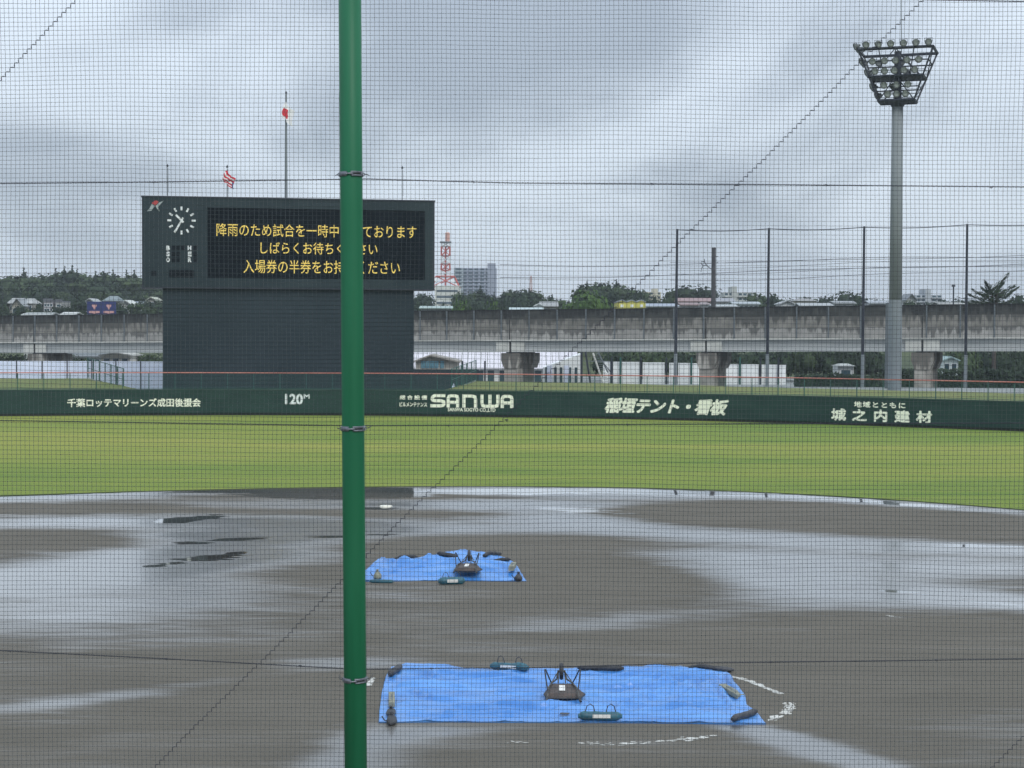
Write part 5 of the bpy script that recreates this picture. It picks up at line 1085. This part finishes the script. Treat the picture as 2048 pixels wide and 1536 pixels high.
# ------------------------------------------------------------------ covers and weights on the dirt
def cover(name, label, left, right, top, bot, zf, nu, nv, folds, seed, lift=.012, creases=()):
    """left/right/top/bot: edge points seen in the photograph, turned into ground points; the sheet is spanned between the edges"""
    def gl(L): return [ghit(x, y, zf) for x, y in L]
    Lt, Rt, Tp, Bt = gl(left), gl(right), gl(top), gl(bot)      # left, right run top->bottom; top, bottom run left->right
    def along(P, k):
        d = [0]
        for a, b in zip(P[:-1], P[1:]): d.append(d[-1]+(b-a).length)
        s = k*d[-1]
        for i in range(len(P)-1):
            if s <= d[i+1] or i == len(P)-2: q = (s-d[i])/max(1e-6, d[i+1]-d[i]); return P[i].lerp(P[i+1], min(1, q))
    CR_ = [([ghit(x, y, zf) for x, y in P_], h_*1.75, w_*1.05) for P_, h_, w_ in creases]
    mb = MB(); c00, c10, c01, c11 = Tp[0], Tp[-1], Bt[0], Bt[-1]
    for j in range(nv+1):
        v = j/nv
        for i in range(nu+1):
            u = i/nu; p = along(Tp, u)*(1-v)+along(Bt, u)*v + along(Lt, v)*(1-u)+along(Rt, v)*u - (c00*(1-u)*(1-v)+c10*u*(1-v)+c01*(1-u)*v+c11*u*v)
            z = 0
            for (fx, fy, ang, wl, amp, rx, ry) in folds:   # fold bundles: centre, direction, spacing, height, reach
                dx, dy = (u-fx), (v-fy)*.75; ca, sa = math.cos(ang), math.sin(ang); al, ac = dx*ca+dy*sa, -dx*sa+dy*ca
                wq = math.exp(-(al/rx)**2-(ac/ry)**2); ph = ac/wl + .35*noise.noise(Vector((al*3+fx*9, ac*2, seed))); z += amp*wq*(1-abs(2*((ph) % 1)-1))**2.2
            n1 = noise.noise(Vector((p.x*.55, p.y*1.5, seed))); n2 = noise.noise(Vector((p.x*1.2+1, p.y*3.0, seed+3))); n3 = noise.noise(Vector((p.x*5+1, p.y*9, seed+5)))
            z += .06*(1-abs(n1))**9 + .03*(1-abs(n2))**8 + .003*n3
            for P_, h_, w_ in CR_:
                best = 9e9; sg = 1; kk = 0; m_ = len(P_)-1
                for q in range(m_):
                    a, b = P_[q], P_[q+1]; ax, ay = b.x-a.x, b.y-a.y; L2 = ax*ax+ay*ay; s_ = max(0, min(1, ((p.x-a.x)*ax+(p.y-a.y)*ay)/L2)); ex, ey = p.x-a.x-ax*s_, p.y-a.y-ay*s_; d2 = ex*ex+ey*ey
                    if d2 < best: best = d2; sg = 1 if (ax*ey-ay*ex) > 0 else -1; kk = (q+s_)/m_
                d = math.sqrt(best)
                if d > 4*w_: continue
                wob = 1+.5*noise.noise(Vector((p.x*2, p.y*2, seed))); fade = min(1, 4*kk*(1-kk)+.25); z += h_*fade*wob*(math.exp(-(d/w_)**2) - .35*math.exp(-((d*sg+1.9*w_)/w_)**2))
            e = min(1, min(u, 1-u)*14)*.55 + .45*min(1, min(v, 1-v)*9); z = max(z, -.004)*max(.25, e)
            mb.v.append((p.x, p.y, zf(p.x, p.y) + lift + z))
    for j in range(nv):
        for i in range(nu): mb.f.append((j*(nu+1)+i, (j+1)*(nu+1)+i, (j+1)*(nu+1)+i+1, j*(nu+1)+i+1)); mb.m.append(0)
    # turned-down hem
    for ring in ([j*(nu+1) for j in range(nv+1)], [j*(nu+1)+nu for j in range(nv+1)], list(range(nu+1)), [nv*(nu+1)+i for i in range(nu+1)]):
        b = len(mb.v); mb.v += [(mb.v[q][0], mb.v[q][1], zf(mb.v[q][0], mb.v[q][1])-.01) for q in ring]; mb.f += [(ring[i], ring[i+1], b+i+1, b+i) for i in range(len(ring)-1)]; mb.m += [0]*(len(ring)-1)
    c = Vector(mb.v[(nv//2)*(nu+1)+nu//2]); o = mb.build(name, MT['tarp'], None, smooth=True, loc=(c.x, c.y, 0)); return tag(o, label, 'tarpaulin'), mb
def flat0(x, y): return .012*noise.noise(Vector((x*.35, y*.35, 3)))
def dz(x, y): return dirt_z(x, y)+flat0(x, y)
tarpA, TA = cover('tarpaulin', 'wet blue tarpaulin spread over the home plate area', [(783, 1336), (773, 1352), (764, 1385), (760, 1415), (757, 1446)], [(1452, 1342), (1462, 1355), (1470, 1372), (1489, 1393), (1493, 1410), (1512, 1424), (1532, 1449)],
    [(783, 1336), (812, 1329), (880, 1331), (930, 1337), (1010, 1341), (1150, 1338), (1285, 1335), (1300, 1332), (1380, 1338), (1452, 1342)], [(757, 1446), (900, 1445), (1120, 1446), (1300, 1447), (1532, 1449)], dz, 260, 190,
    [(0.72, 0.42, -0.35, 0.13, 0.0665, 0.26, 0.3), (0.8, 0.28, -0.28, 0.1, 0.0532, 0.2, 0.22), (0.22, 0.25, 0.08, 0.16, 0.0399, 0.22, 0.25), (0.42, 0.62, 0.05, 0.2, 0.03325, 0.3, 0.3), (0.92, 0.55, 1, 0.09, 0.0532, 0.1, 0.2), (0.12, 0.6, 0.05, 0.2, 0.03325, 0.12, 0.3), (0.38, 0.2, 0.02, 0.18, 0.0399, 0.25, 0.2)], 2.0, creases=[
    ([(1450, 1346), (1380, 1352), (1290, 1358), (1190, 1361)], .05, .07), ([(1450, 1348), (1380, 1360), (1320, 1372), (1250, 1390)], .06, .06), ([(1445, 1352), (1400, 1366), (1340, 1385), (1270, 1410), (1220, 1428)], .06, .06), ([(1440, 1355), (1415, 1370), (1395, 1386), (1360, 1406)], .05, .06), ([(1452, 1350), (1466, 1375), (1480, 1393), (1487, 1406)], .11, .08), ([(1340, 1347), (1380, 1346), (1440, 1345)], .05, .06),
    ([(768, 1372), (800, 1378), (840, 1380), (900, 1376), (940, 1380)], .06, .08), ([(818, 1344), (850, 1352), (880, 1362)], .07, .08), ([(825, 1387), (850, 1397), (872, 1404), (960, 1405)], .06, .08), ([(860, 1349), (940, 1356), (1030, 1360), (1085, 1356)], .05, .10), ([(858, 1377), (890, 1374)], .05, .05), ([(858, 1438), (930, 1432), (1050, 1430)], .045, .05),
    ([(990, 1415), (1080, 1419), (1150, 1412)], .045, .06), ([(1175, 1397), (1260, 1401), (1340, 1397)], .04, .05), ([(925, 1368), (1010, 1365), (1085, 1371)], .05, .07), ([(990, 1391), (1090, 1396)], .04, .06), ([(1275, 1427), (1400, 1416), (1452, 1407)], .04, .05), ([(1245, 1372), (1330, 1360), (1400, 1354)], .05, .05), ([(905, 1418), (985, 1416)], .035, .05), ([(1160, 1378), (1230, 1380), (1300, 1374)], .04, .05), ([(1435, 1362), (1444, 1390), (1470, 1425)], .05, .06)])
tarpB, TB = cover('tarpaulin', 'smaller blue tarpaulin draped over the pitching mound', [(752, 1124), (738, 1136), (722, 1150), (706, 1163)], [(1030, 1127), (1040, 1143), (1053, 1163)],
    [(752, 1124), (765, 1118), (790, 1125), (850, 1117), (912, 1110), (935, 1108), (985, 1114), (1020, 1122), (1030, 1127)], [(706, 1163), (820, 1162.5), (900, 1162), (1053, 1163)], dz, 150, 100,
    [(0.5, 0.6, 0.05, 0.3, 0.114, 0.4, 0.3), (0.15, 0.4, 0.3, 0.2, 0.095, 0.15, 0.3), (0.8, 0.5, -0.1, 0.25, 0.095, 0.2, 0.3)], 7.0, creases=[
    ([(760, 1134), (860, 1139), (960, 1137)], .06, .09), ([(790, 1151), (900, 1147), (1000, 1151)], .06, .09), ([(940, 1122), (1000, 1133), (1032, 1150)], .07, .09), ([(766, 1127), (820, 1131), (880, 1127)], .06, .08), ([(850, 1156), (960, 1154)], .05, .07)])
# height of each sheet for things that lie on it
from mathutils.bvhtree import BVHTree
bv = [BVHTree.FromPolygons([Vector(v) for v in m.v], m.f) for m in (TA, TB)]
for m in (TA, TB): pass
def surf(x, y):
    z = dz(x, y)
    for b in bv:
        h = b.ray_cast(Vector((x, y, 3)), Vector((0, 0, -1)))
        if h[0] is not None: z = max(z, h[0].z)
    return z
def sp(px, py, lift=0.0):
    p = gp(px, py)
    for _ in range(5): p = gp(px, py, surf(p.x, p.y)+lift)
    return p
def roll_(a, b, r, m, label, sag=0.0, kind='tube', name='sand_tube'):
    A, B = sp(*a), sp(*b); n = 14; t = thing(name, ((A.x+B.x)/2, (A.y+B.y)/2, surf((A.x+B.x)/2, (A.y+B.y)/2)), label, 'weight'); pts = []; rr = []; rd = random.Random(a[0]); zm = max(surf(A.x+(B.x-A.x)*q/8, A.y+(B.y-A.y)*q/8) for q in range(9))
    for i in range(n+1):
        k = i/n; p = A.lerp(B, k); p.x += .008*math.sin(k*9+a[0]); p.z = max(surf(A.x, A.y)*(1-k)+surf(B.x, B.y)*k, surf(p.x, p.y)*.75+.25*zm) + r*.9; pts.append(p); rr.append(r*(.82 if i in (0, n) else 1)*(1+.04*math.sin(k*17+a[1])+rd.uniform(-.02, .02)))
    mb = MB(); mb.tube(pts, rr, 12); mb.build('body', MT[m], t, smooth=True)
    for q, s in ((0, -1), (n, 1)):
        d = (B-A).normalized()*s; mb = MB(); mb.tube([pts[q]-d*.02, pts[q]+d*.015, pts[q]+d*.05], [r*.8, r*.62, r*.5], 10); mb.build('end_fold', MT[m], t)
    return t, pts
roll_((1160, 1341), (1243, 1342.5), 0.055, 'rubber', 'long black weight tube on the far edge of the home tarpaulin')
roll_((1382, 1340.5), (1428, 1341.5), 0.053, 'rubber', 'black weight tube left of the pair at the far right tarpaulin corner')
roll_((1424, 1342), (1463, 1345), 0.051, 'bag_dark', 'black weight tube at the very corner of the home tarpaulin')
roll_((780, 1353), (800, 1341), 0.072, 'bag_dark', 'short dark weight bag at the far left corner of the home tarpaulin')
roll_((1466, 1444), (1511, 1429), 0.064, 'bag_dark', 'dark weight tube lying askew at the near right corner of the tarpaulin')
roll_((792, 1123.5), (832, 1118.5), 0.072, 'rubber', 'black weight tube on the left far edge of the mound tarpaulin')
roll_((878, 1114.5), (911, 1112), 0.072, 'rubber', 'black weight tube just left of the mound wheelbarrow')
roll_((968, 1114.5), (1000, 1116.5), 0.064, 'rubber', 'thin black tube right of the mound wheelbarrow')
roll_((990, 1122.5), (1018, 1123.5), 0.055, 'rubber', 'short black tube near the far right corner of the mound tarpaulin')
roll_((742, 1160), (784, 1160), 0.055, 'bag_teal', 'flat teal tube beside the green pole on the mound tarpaulin')
def handle_bag(a, b, r, label):
    t, pts = roll_(a, b, r, 'bag_teal', label, name='handle_bag'); A, B = pts[0], pts[-1]; d = (B-A).normalized(); n = Vector((d.y, -d.x, 0)).normalized(); n = n if n.y < 0 else -n; L = (B-A).length
    mb = MB(); c = (A+B)/2 + n*r*.97 + Vector((0, 0, .01)); mb.box(c+d*.02*L, (L*.46, .012, r*.75), rot=Matrix((d, n, Vector((0, 0, 1)))).transposed()); mb.build('label_strip', MT['paper'], t)
    for k in (.24, .78):
        q = A.lerp(B, k); mb = MB(); mb.tube([q+d*(-.09)+Vector((0, 0, r*.9)), q+d*(-.06)+Vector((0, 0, r+.10)), q+d*0+Vector((0, 0, r+.14)), q+d*.06+Vector((0, 0, r+.10)), q+d*.09+Vector((0, 0, r*.9))], .010, 5); mb.build('handle', MT['bag_dark'], t)
handle_bag((1162, 1440), (1238, 1441), .085, 'teal handle bag on the near edge of the home tarpaulin')
handle_bag((986, 1340), (1052, 1342.5), .085, 'teal handle bag on the far edge of the home tarpaulin')
handle_bag((880, 1161), (926, 1161), .11, 'faded teal handle bag on the near edge of the mound tarpaulin')
def block_(px, py, rz, d, label):
    P = sp(px, py); t = thing('concrete_block', (P.x, P.y, surf(P.x, P.y)), label, 'block', None, rz); mb = MB(); x, y, z = d; c = .012
    prof = [(-x/2+c, 0), (x/2-c, 0), (x/2, c), (x/2, z-c), (x/2-c, z), (-x/2+c, z), (-x/2, z-c), (-x/2, c)]
    mb.prism([Vector((a, -y/2, b+.01)) for a, b in prof], (0, 0, 0), (0, y, 0)); mb.build('slab', MT['block'], t, world=False); mb = MB(); mb.box((0, 0, z+.008), (x*.3, y*.5, .012)); mb.build('recess', MT['conc_dark'], t, world=False); return t
block_(783.5, 1404, R(4), (.12, 1.0, .09), 'narrow concrete block on the left side of the home tarpaulin')
block_(1463, 1389, R(13), (.16, 1.05, .10), 'narrow concrete block near the pulled right edge of the home tarpaulin')
block_(1025, 1139, R(-5), (.16, .95, .14), 'squat concrete block at the right end of the mound tarpaulin')
def lump(px, py, w_, d_, h_, m, label, knot=True):
    P = sp(px, py); t = thing('tied_sack', (P.x, P.y, surf(P.x, P.y)), label, 'sack'); mb = MB(); nu, nv = 18, 10
    prof = [(0.01, 0), (.38, .0), (.5, .18), (.47, .40), (.30, .62), (.14, .78), (.10, .86), (.17, .97), (.02, 1.0)]
    for r_, z_ in prof:
        for k in range(nu):
            a = 2*math.pi*k/nu; q = 1+.22*noise.noise(Vector((math.cos(a)*1.5+px, math.sin(a)*1.5, z_*3))); mb.v.append((P.x+math.cos(a)*r_*w_*q, P.y+math.sin(a)*r_*d_*q, t.location.z+z_*h_*(1+.1*math.sin(a*3))))
    for i in range(len(prof)-1):
        for k in range(nu): mb.f.append((i*nu+k, i*nu+(k+1) % nu, (i+1)*nu+(k+1) % nu, (i+1)*nu+k)); mb.m.append(0)
    mb.build('sack', MT[m], t, smooth=True)
    if knot:
        z = t.location.z; mb = MB(); mb.lathe([(w_*.11, z+h_*.80), (w_*.15, z+h_*.83), (w_*.11, z+h_*.87)], 10, Matrix.Translation((P.x, P.y, 0))); mb.build('tie', MT['rubber'], t)
        mb = MB(); mb.tube([(P.x-.02, P.y-.05, z+h_*.3), (P.x-w_*.55, P.y-.15, z+h_*.40), (P.x-w_*.85, P.y-.10, z+h_*.75)], .012, 5); mb.build('cord', MT['rubber'], t)
lump(783, 1444, .20, .55, .20, 'bag_dark', 'crumpled dark sack at the near left corner of the home tarpaulin')
lump(782, 1428, .18, .5, .16, 'bag_dark', 'dark sack lying just behind the one at the near left corner', False)
lump(755, 1143, .24, .4, .26, 'block', 'small grey tied sack at the left of the mound tarpaulin')
lump(1037, 1160, .24, .35, .24, 'bag_dark', 'small dark tied sack at the near right corner of the mound tarpaulin')
def barrow(px, py, label, rz=0.0):
    P = sp(px, py); z0 = max(surf(P.x+a, P.y+b) for a in (-.2, 0, .2) for b in (-.2, 0, .3))-.015; t = thing('wheelbarrow', (P.x, P.y, z0), label, 'wheelbarrow', None, rz)
    # upside down tray: rim on the sheet, flat bottom up
    rim = [(-.31, -.36, .02), (.33, -.36, .02), (.44, .02, .02), (.30, .50, .02), (-.28, .50, .02), (-.36, .02, .02)]; top = [(-.26, -.31, .11), (.24, -.31, .11), (.27, .05, .14), (.23, .42, .15), (-.23, .42, .15), (-.27, .05, .14)]
    mb = MB(); mb.add(rim+top, [(i, (i+1) % 6, 6+(i+1) % 6, 6+i) for i in range(6)] + [(6, 7, 8, 9, 10, 11)]); mb.build('tray', MT['rust'], t, world=False)
    mb = MB(); mb.tube([Vector(p) for p in rim]+[Vector(rim[0])], .018, 6, False); mb.build('tray_rim', MT['rubber'], t, world=False)
    for s in (-1, 1):
        hp = [(s*.065, .84, .33), (s*.10, .62, .20), (s*.20, .40, .175), (s*.27, .0, .165), (s*.29, -.34, .145), (s*.31, -.62, .05)]
        mb = MB(); mb.tube(hp, .017, 8); hd = mb.build('handle', MT['barrow_tube'], t, world=False); mb = MB(); mb.tube([(s*.305, -.56, .075), (s*.33, -.70, .03)], .028, 8); mb.build('grip', MT['rubber'], hd, world=False)
        mb = MB(); mb.tube([(s*.21, .40, .17), (s*.27, .25, .32), (s*.325, .12, .475), (s*.345, .10, .50), (s*.35, .07, .49), (s*.325, -.10, .31), (s*.295, -.28, .16)], .014, 7); mb.build('leg', MT['rubber'], t, world=False)
        mb = MB(); mb.tube([(s*.062, .80, .33), (s*.21, .44, .16)], .011, 6); mb.build('fork_brace', MT['barrow_tube'], t, world=False)
        mb = MB(); mb.tube([(s*.062, .82, .32), (s*.075, .46, .155)], .012, 6); mb.build('fork', MT['barrow_tube'], t, world=False)
    Mw = Matrix.Translation((0, .82, .32)) @ Matrix.Rotation(R(90), 4, 'Y')
    mb = MB(); mb.lathe([(.11, -.034), (.15, -.038), (.172, -.018), (.172, .018), (.15, .038), (.11, .034)], 22, Mw); wh = mb.build('wheel', MT['rubber'], t, True, world=False)
    mb = MB(); mb.lathe([(.02, -.05), (.03, -.05), (.03, .05), (.02, .05)], 8, Mw); mb.build('hub', MT['zinc'], wh, world=False)
    mb = MB(); mb.prism([Vector(p) for p in ((-.075, -.16, .130), (.045, -.17, .130), (.055, .24, .152), (-.060, .25, .152))], (0, 0, .002), (0, 0, .006)); mb.build('label_sticker', MT['paper'], t, world=False)
    mb = MB(); mb.tube([(-.27, .05, .165), (.27, .05, .165)], .012, 6)
    return t
barrow(1125, 1398, 'upturned wheelbarrow weighing down the home plate tarpaulin')
barrow(934, 1134, 'upturned wheelbarrow weighing down the mound tarpaulin', R(-3))
# wet wood scrap shown in front of the home barrow
P = sp(1130, 1428); mb = MB(); mb.prism([Vector((P.x+a, P.y+b, P.z+.004)) for a, b in ((-.10, -.05), (.06, -.07), (.09, .04), (-.08, .06))], (0, 0, 0), (0, 0, .012)); tag(mb.build('rubber_scrap', MT['bag_dark'], None, loc=tuple(P)), 'dark flat scrap on the tarpaulin in front of the near wheelbarrow', 'scrap')
# second base
P = ghit(772, 1013, dz); t = thing('base', (P.x, P.y, P.z), 'white rounded second base pad on the wet infield', 'base', None, R(10)); mb = MB()
pr = [(0.01, .055), (.16, .055), (.23, .045), (.27, .02), (.275, .0)]; mb.lathe(pr[::-1], 20); mb.build('pad', MT['base_white'], t, True, world=False)
# chalk
def chalk(path, width, fill, label, seed, name='chalk_line'):
    rd = random.Random(seed); P = [ghit(x, y, dz) for x, y in path]; mb = MB(); L = sum((b-a).length for a, b in zip(P[:-1], P[1:])); n = int(L*70*fill)
    acc = [0]
    for a, b in zip(P[:-1], P[1:]): acc.append(acc[-1]+(b-a).length)
    for i in range(n):
        s = rd.random()*L
        if noise.noise(Vector((s*1.6, seed*3.1, 0))) < (.30-fill*.5): continue
        for j in range(len(P)-1):
            if s <= acc[j+1]: c = P[j].lerp(P[j+1], (s-acc[j])/(acc[j+1]-acc[j])); d = (P[j+1]-P[j]).normalized(); break
        nn = Vector((-d.y, d.x, 0)); c = c + nn*rd.gauss(0, width*.30); k = rd.uniform(.016, .045)*(1 if rd.random() < .7 else 1.9); m = 7; vs = []
        for q in range(m): a = 2*math.pi*q/m; r_ = k*rd.uniform(.6, 1.2); v = c + d*math.cos(a)*r_*1.3 + nn*math.sin(a)*r_*.6; vs.append((v.x, v.y, dz(v.x, v.y)+.005+.0004*(i % 7)))
        mb.add(vs, [tuple(range(m))])
    o = mb.build(name, MT['chalk'], None, loc=tuple(P[0])); o['label'] = label; o['kind'] = 'stuff'; return o
chalk([(1464, 1353), (1478, 1357), (1500, 1363), (1520, 1371), (1545, 1381), (1562, 1388)], .09, 1.6, 'solid white chalk line right of the home tarpaulin', 1)
chalk([(1562, 1388), (1578, 1396), (1584, 1404), (1580, 1414), (1572, 1424), (1556, 1435), (1530, 1448)], .20, 1.0, 'broken chalk arc at the right corner of the home tarpaulin', 2)
chalk([(870, 1470), (950, 1480), (1050, 1486), (1150, 1488), (1220, 1490), (1300, 1485), (1380, 1479), (1440, 1470)], .20, .42, 'washed-out chalk arc in front of the home tarpaulin', 3)
chalk([(1160, 1486), (1240, 1489), (1330, 1483), (1385, 1477)], .16, .55, 'brighter stretch of the washed-out chalk arc', 9)
chalk([(1772, 1231), (1800, 1235), (1842, 1240), (1880, 1247)], .12, .7, 'short chalk remnant on the right side of the infield', 4)
chalk([(737, 1371), (742, 1362), (746, 1356)], .10, 1.2, 'scrap of chalk showing beside the green pole', 5)
chalk([(1445, 1455), (1500, 1450), (1530, 1449)], .20, .35, 'faint chalk smear below the near tarpaulin edge', 6)

# ------------------------------------------------------------------ backstop net on its green pole
NY = 9.16; CW = 8.85*NY/F; CH = CW*1.007
nx0 = at(-330, 768, NY).x; nz0 = at(1024, 1536+260, NY).z; NC = int((2048+660)/8.85); NR = int((1536+520)/8.9)
rd = random.Random(11); cj = [rd.gauss(0, .0008) for _ in range(NC+1)]; rj = [rd.gauss(0, .0007) for _ in range(NR+1)]
def node(i, j):
    x = nx0+i*CW; z = nz0+j*CH; n1 = noise.noise(Vector((x*1.3, z*1.3, 5))); n2 = noise.noise(Vector((x*1.1+7, z*1.1, 9))); n3 = noise.noise(Vector((x*9, z*9, 2)))*.0013
    return Vector((x + cj[i] + .012*n1 + n3 - .002*(z-EYE), NY + .03*noise.noise(Vector((x*.7, z*.7, 1))), z + rj[j] + .013*n2 - n3))
net = thing('backstop_net', (0, NY, nz0), 'fine dark square-mesh backstop net filling the whole view', 'net')
NODE = [[node(i, j) for j in range(NR+1)] for i in range(NC+1)]
mb = MB(); NRAD = .00098
def fast_tube(mb, pts, r, horiz):
    b = len(mb.v); offs = [(0, -r, r*.6), (0, r, r*.6), (0, 0, -r)] if horiz else [(r*.6, -r, 0), (r*.6, r, 0), (-r, 0, 0)]
    for p in pts:
        for o in offs: mb.v.append((p.x+o[0], p.y+o[1], p.z+o[2]))
    for i in range(len(pts)-1):
        for k in range(3): a = b+i*3+k; c = b+i*3+(k+1) % 3; mb.f.append((a, c, c+3, a+3))
for i in range(NC+1): fast_tube(mb, [NODE[i][j] for j in range(0, NR+1, 2)], NRAD, False)
for j in range(NR+1): fast_tube(mb, [NODE[i][j] for i in range(0, NC+1, 2)], NRAD, True)
mb.m = []; tag(mb.build('net_mesh', MT['net'], net), kind='stuff')
def seam(px, py, steps):
    P = at(px, py, NY); i = round((P.x-nx0)/CW); j = round((P.z-nz0)/CH); pts = []
    for k in range(steps):
        if not (0 <= i <= NC and 0 < j <= NR and i > 0): break
        a, b, c = NODE[i][j], NODE[i][j-1], NODE[i-1][j-1]; e = Vector((0, -.004, 0)); pts += [a+e, a.lerp(b, .5)+e+Vector((-.0015, 0, 0)), b+e+Vector((0, 0, .001)), b.lerp(c, .5)+e+Vector((0, 0, .002))]; i -= 1; j -= 1
    mb = MB(); mb.tube(pts, .0027, 5, False); mb.build('lacing_seam', MT['rope'], net)
seam(1872, -30, 400); seam(185, -30, 400); seam(2100, 1413, 100)
def rope(pts, seed, r=.0017):
    P = [at(a, b, NY-.012) for a, b in pts]; L = []; rd = random.Random(seed)
    acc = [0]
    for a, b in zip(P[:-1], P[1:]): acc.append(acc[-1]+(b-a).length)
    n = int(acc[-1]/(CW/6))
    for st in (0, math.pi):
        mb = MB(); L = []
        for k in range(n):
            s = acc[-1]*k/n
            for j in range(len(P)-1):
                if s <= acc[j+1]: c = P[j].lerp(P[j+1], (s-acc[j])/(acc[j+1]-acc[j])); break
            q = 2*math.pi*s/(CW*1.15)+st; amp = .0026 if st else .0014
            L.append(c+Vector((.003*math.cos(q*2) if st else 0, .003*math.cos(q), amp*math.sin(q))))
        mb.tube(L, r*(.8 if st else 1), 4, False); mb.build('border_rope', MT['rope'], net)
rope([(-250, 368), (0, 367), (300, 364), (700, 358.5), (735, 358), (1024, 366), (1500, 369), (2048, 374), (2300, 377)], 1)
rope([(-250, 838), (0, 841), (400, 847), (712, 851.5), (1000, 850), (1340, 848.5), (1700, 847), (2048, 846), (2300, 845)], 2)
rope([(-250, 1292), (0, 1301), (340, 1318), (712, 1338.5), (900, 1336.5), (1060, 1335.5), (1400, 1326), (1540, 1324.5), (2048, 1318), (2300, 1314)], 3)
rope([(1300, -14), (1880, 0), (2048, 3), (2300, 5)], 4)
for px, py in ((1303, 367.5), (600, 1331.5), (332, 1317.5), (20, 1302), (1541, 1324.5), (1872, 1320), (1652, 370), (947, 364), (307, 364.5), (1255, 848.8), (897, 851), (862, 1337), (1013, 840), (1982, 374.5)):
    P = at(px, py, NY-.014); mb = MB(); mb.tube([P-Vector((.010, 0, 0)), P+Vector((.0, 0, .001)), P+Vector((.010, 0, .0))], [.0022, .0042, .0022], 6); mb.tube([P, P+Vector((.002, 0, -.009))], .0014, 4); mb.build('knot', MT['rope'], net)
PA, PB = at(697.2, -320, 9.0), at(714.0, 1850, 9.0); gpole = thing('net_pole', tuple(PB), 'thick glossy green steel pole in front of the net', 'pole')
PRD = .0582; mb = MB(); mb.tube([PB, PB.lerp(PA, .33), PB.lerp(PA, .66), PA], PRD, 48); mb.build('shaft', MT['pole_green'], gpole, True)
ax = (PA-PB).normalized()
def arc_band(a0, a1, r0, r1, h, n=18):
    mb = MB(); vs = []
    for k in range(n+1):
        a = a0+(a1-a0)*k/n
        for r_, z_ in ((r0, -h/2), (r1, -h/2*.86), (r1, h/2*.86), (r0, h/2)): vs.append((r_*math.sin(a), -r_*math.cos(a), z_))
    fs = [(k*4+q, k*4+(q+1) % 4, (k+1)*4+(q+1) % 4, (k+1)*4+q) for k in range(n) for q in range(4)]; mb.add(vs, fs + [(0, 1, 2, 3), tuple(n*4+q for q in (3, 2, 1, 0))]); return mb
for py in (340.5, 847, 1351.5):
    k = (py+320)/(1850+320); C = PA.lerp(PB, k); cl_ = bpy.data.objects.new('clamp', arc_band(-1.75, -.33, PRD+.0005, PRD+.0045, .026).mesh('clamp', MT['zinc'], True)); COL.objects.link(cl_); cl_.parent = gpole; cl_.location = C-Vector(gpole.location); cl_.rotation_euler = (0, R(-1.0), R(2))
    def sub(name, mb, m, sm=False): o = bpy.data.objects.new(name, mb.mesh(name, MT[m], sm)); COL.objects.link(o); o.parent = cl_; return o
    sub('band', arc_band(.02, 1.75, PRD+.0005, PRD+.0045, .027), 'zinc', True)
    # raised rim round the slot of the right half
    r = PRD+.006
    for z_ in (-.0095, .0095): b = arc_band(.10, 1.05, r-.002, r+.003, .005); b.v = [(a, c, d+z_) for a, c, d in b.v]; sub('band_rib', b, 'zinc', True)
    b = arc_band(.22, .95, r-.003, r-.001, .008); sub('slot', b, 'joint')
    mb = MB(); mb.tube([(-.024, -.0635, 0), (.006, -.0645, 0)], .0038, 8); sub('bolt', mb, 'zinc')
    mb = MB(); mb.lathe([(.007, -.004), (.007, .004)], 6, Matrix.Translation((-.0195, -.062, 0)) @ Matrix.Rotation(R(90), 4, 'Y')); sub('nut', mb, 'zinc')
    for s in (-1, 1):
        mb = MB(); mb.tube([(s*(PRD-.002), -.004, -.012), (s*(PRD+.008), .004, -.004), (s*(PRD+.014), .01, .0), (s*(PRD+.008), .004, .004), (s*(PRD-.002), -.004, .012)], .003, 6); sub('eye', mb, 'zinc')
        mb = MB(); mb.tube([(s*(PRD+.010), .006, 0), (s*(PRD+.022), .02, .001*s), (s*(PRD+.030), .10, .003)], [.0026, .0024, .0018], 6); sub('tie_wire', mb, 'rubber')
# ------------------------------------------------------------------ damp air
hzm = bpy.data.materials.new('haze'); hzm.use_nodes = True; t_ = hzm.node_tree; t_.nodes.clear(); o_ = N(t_, 'ShaderNodeOutputMaterial'); pv_ = N(t_, 'ShaderNodeVolumePrincipled'); pv_.inputs['Color'].default_value = (.82, .89, 1, 1); pv_.inputs['Density'].default_value = HAZE; pv_.inputs['Anisotropy'].default_value = .0
t_.links.new(pv_.outputs[0], o_.inputs['Volume'])
if HAZE > 0:
    mb = MB(); mb.box((0, 1000, 44), (3000, 2600, 91)); tag(mb.build('haze', hzm), kind='stuff')
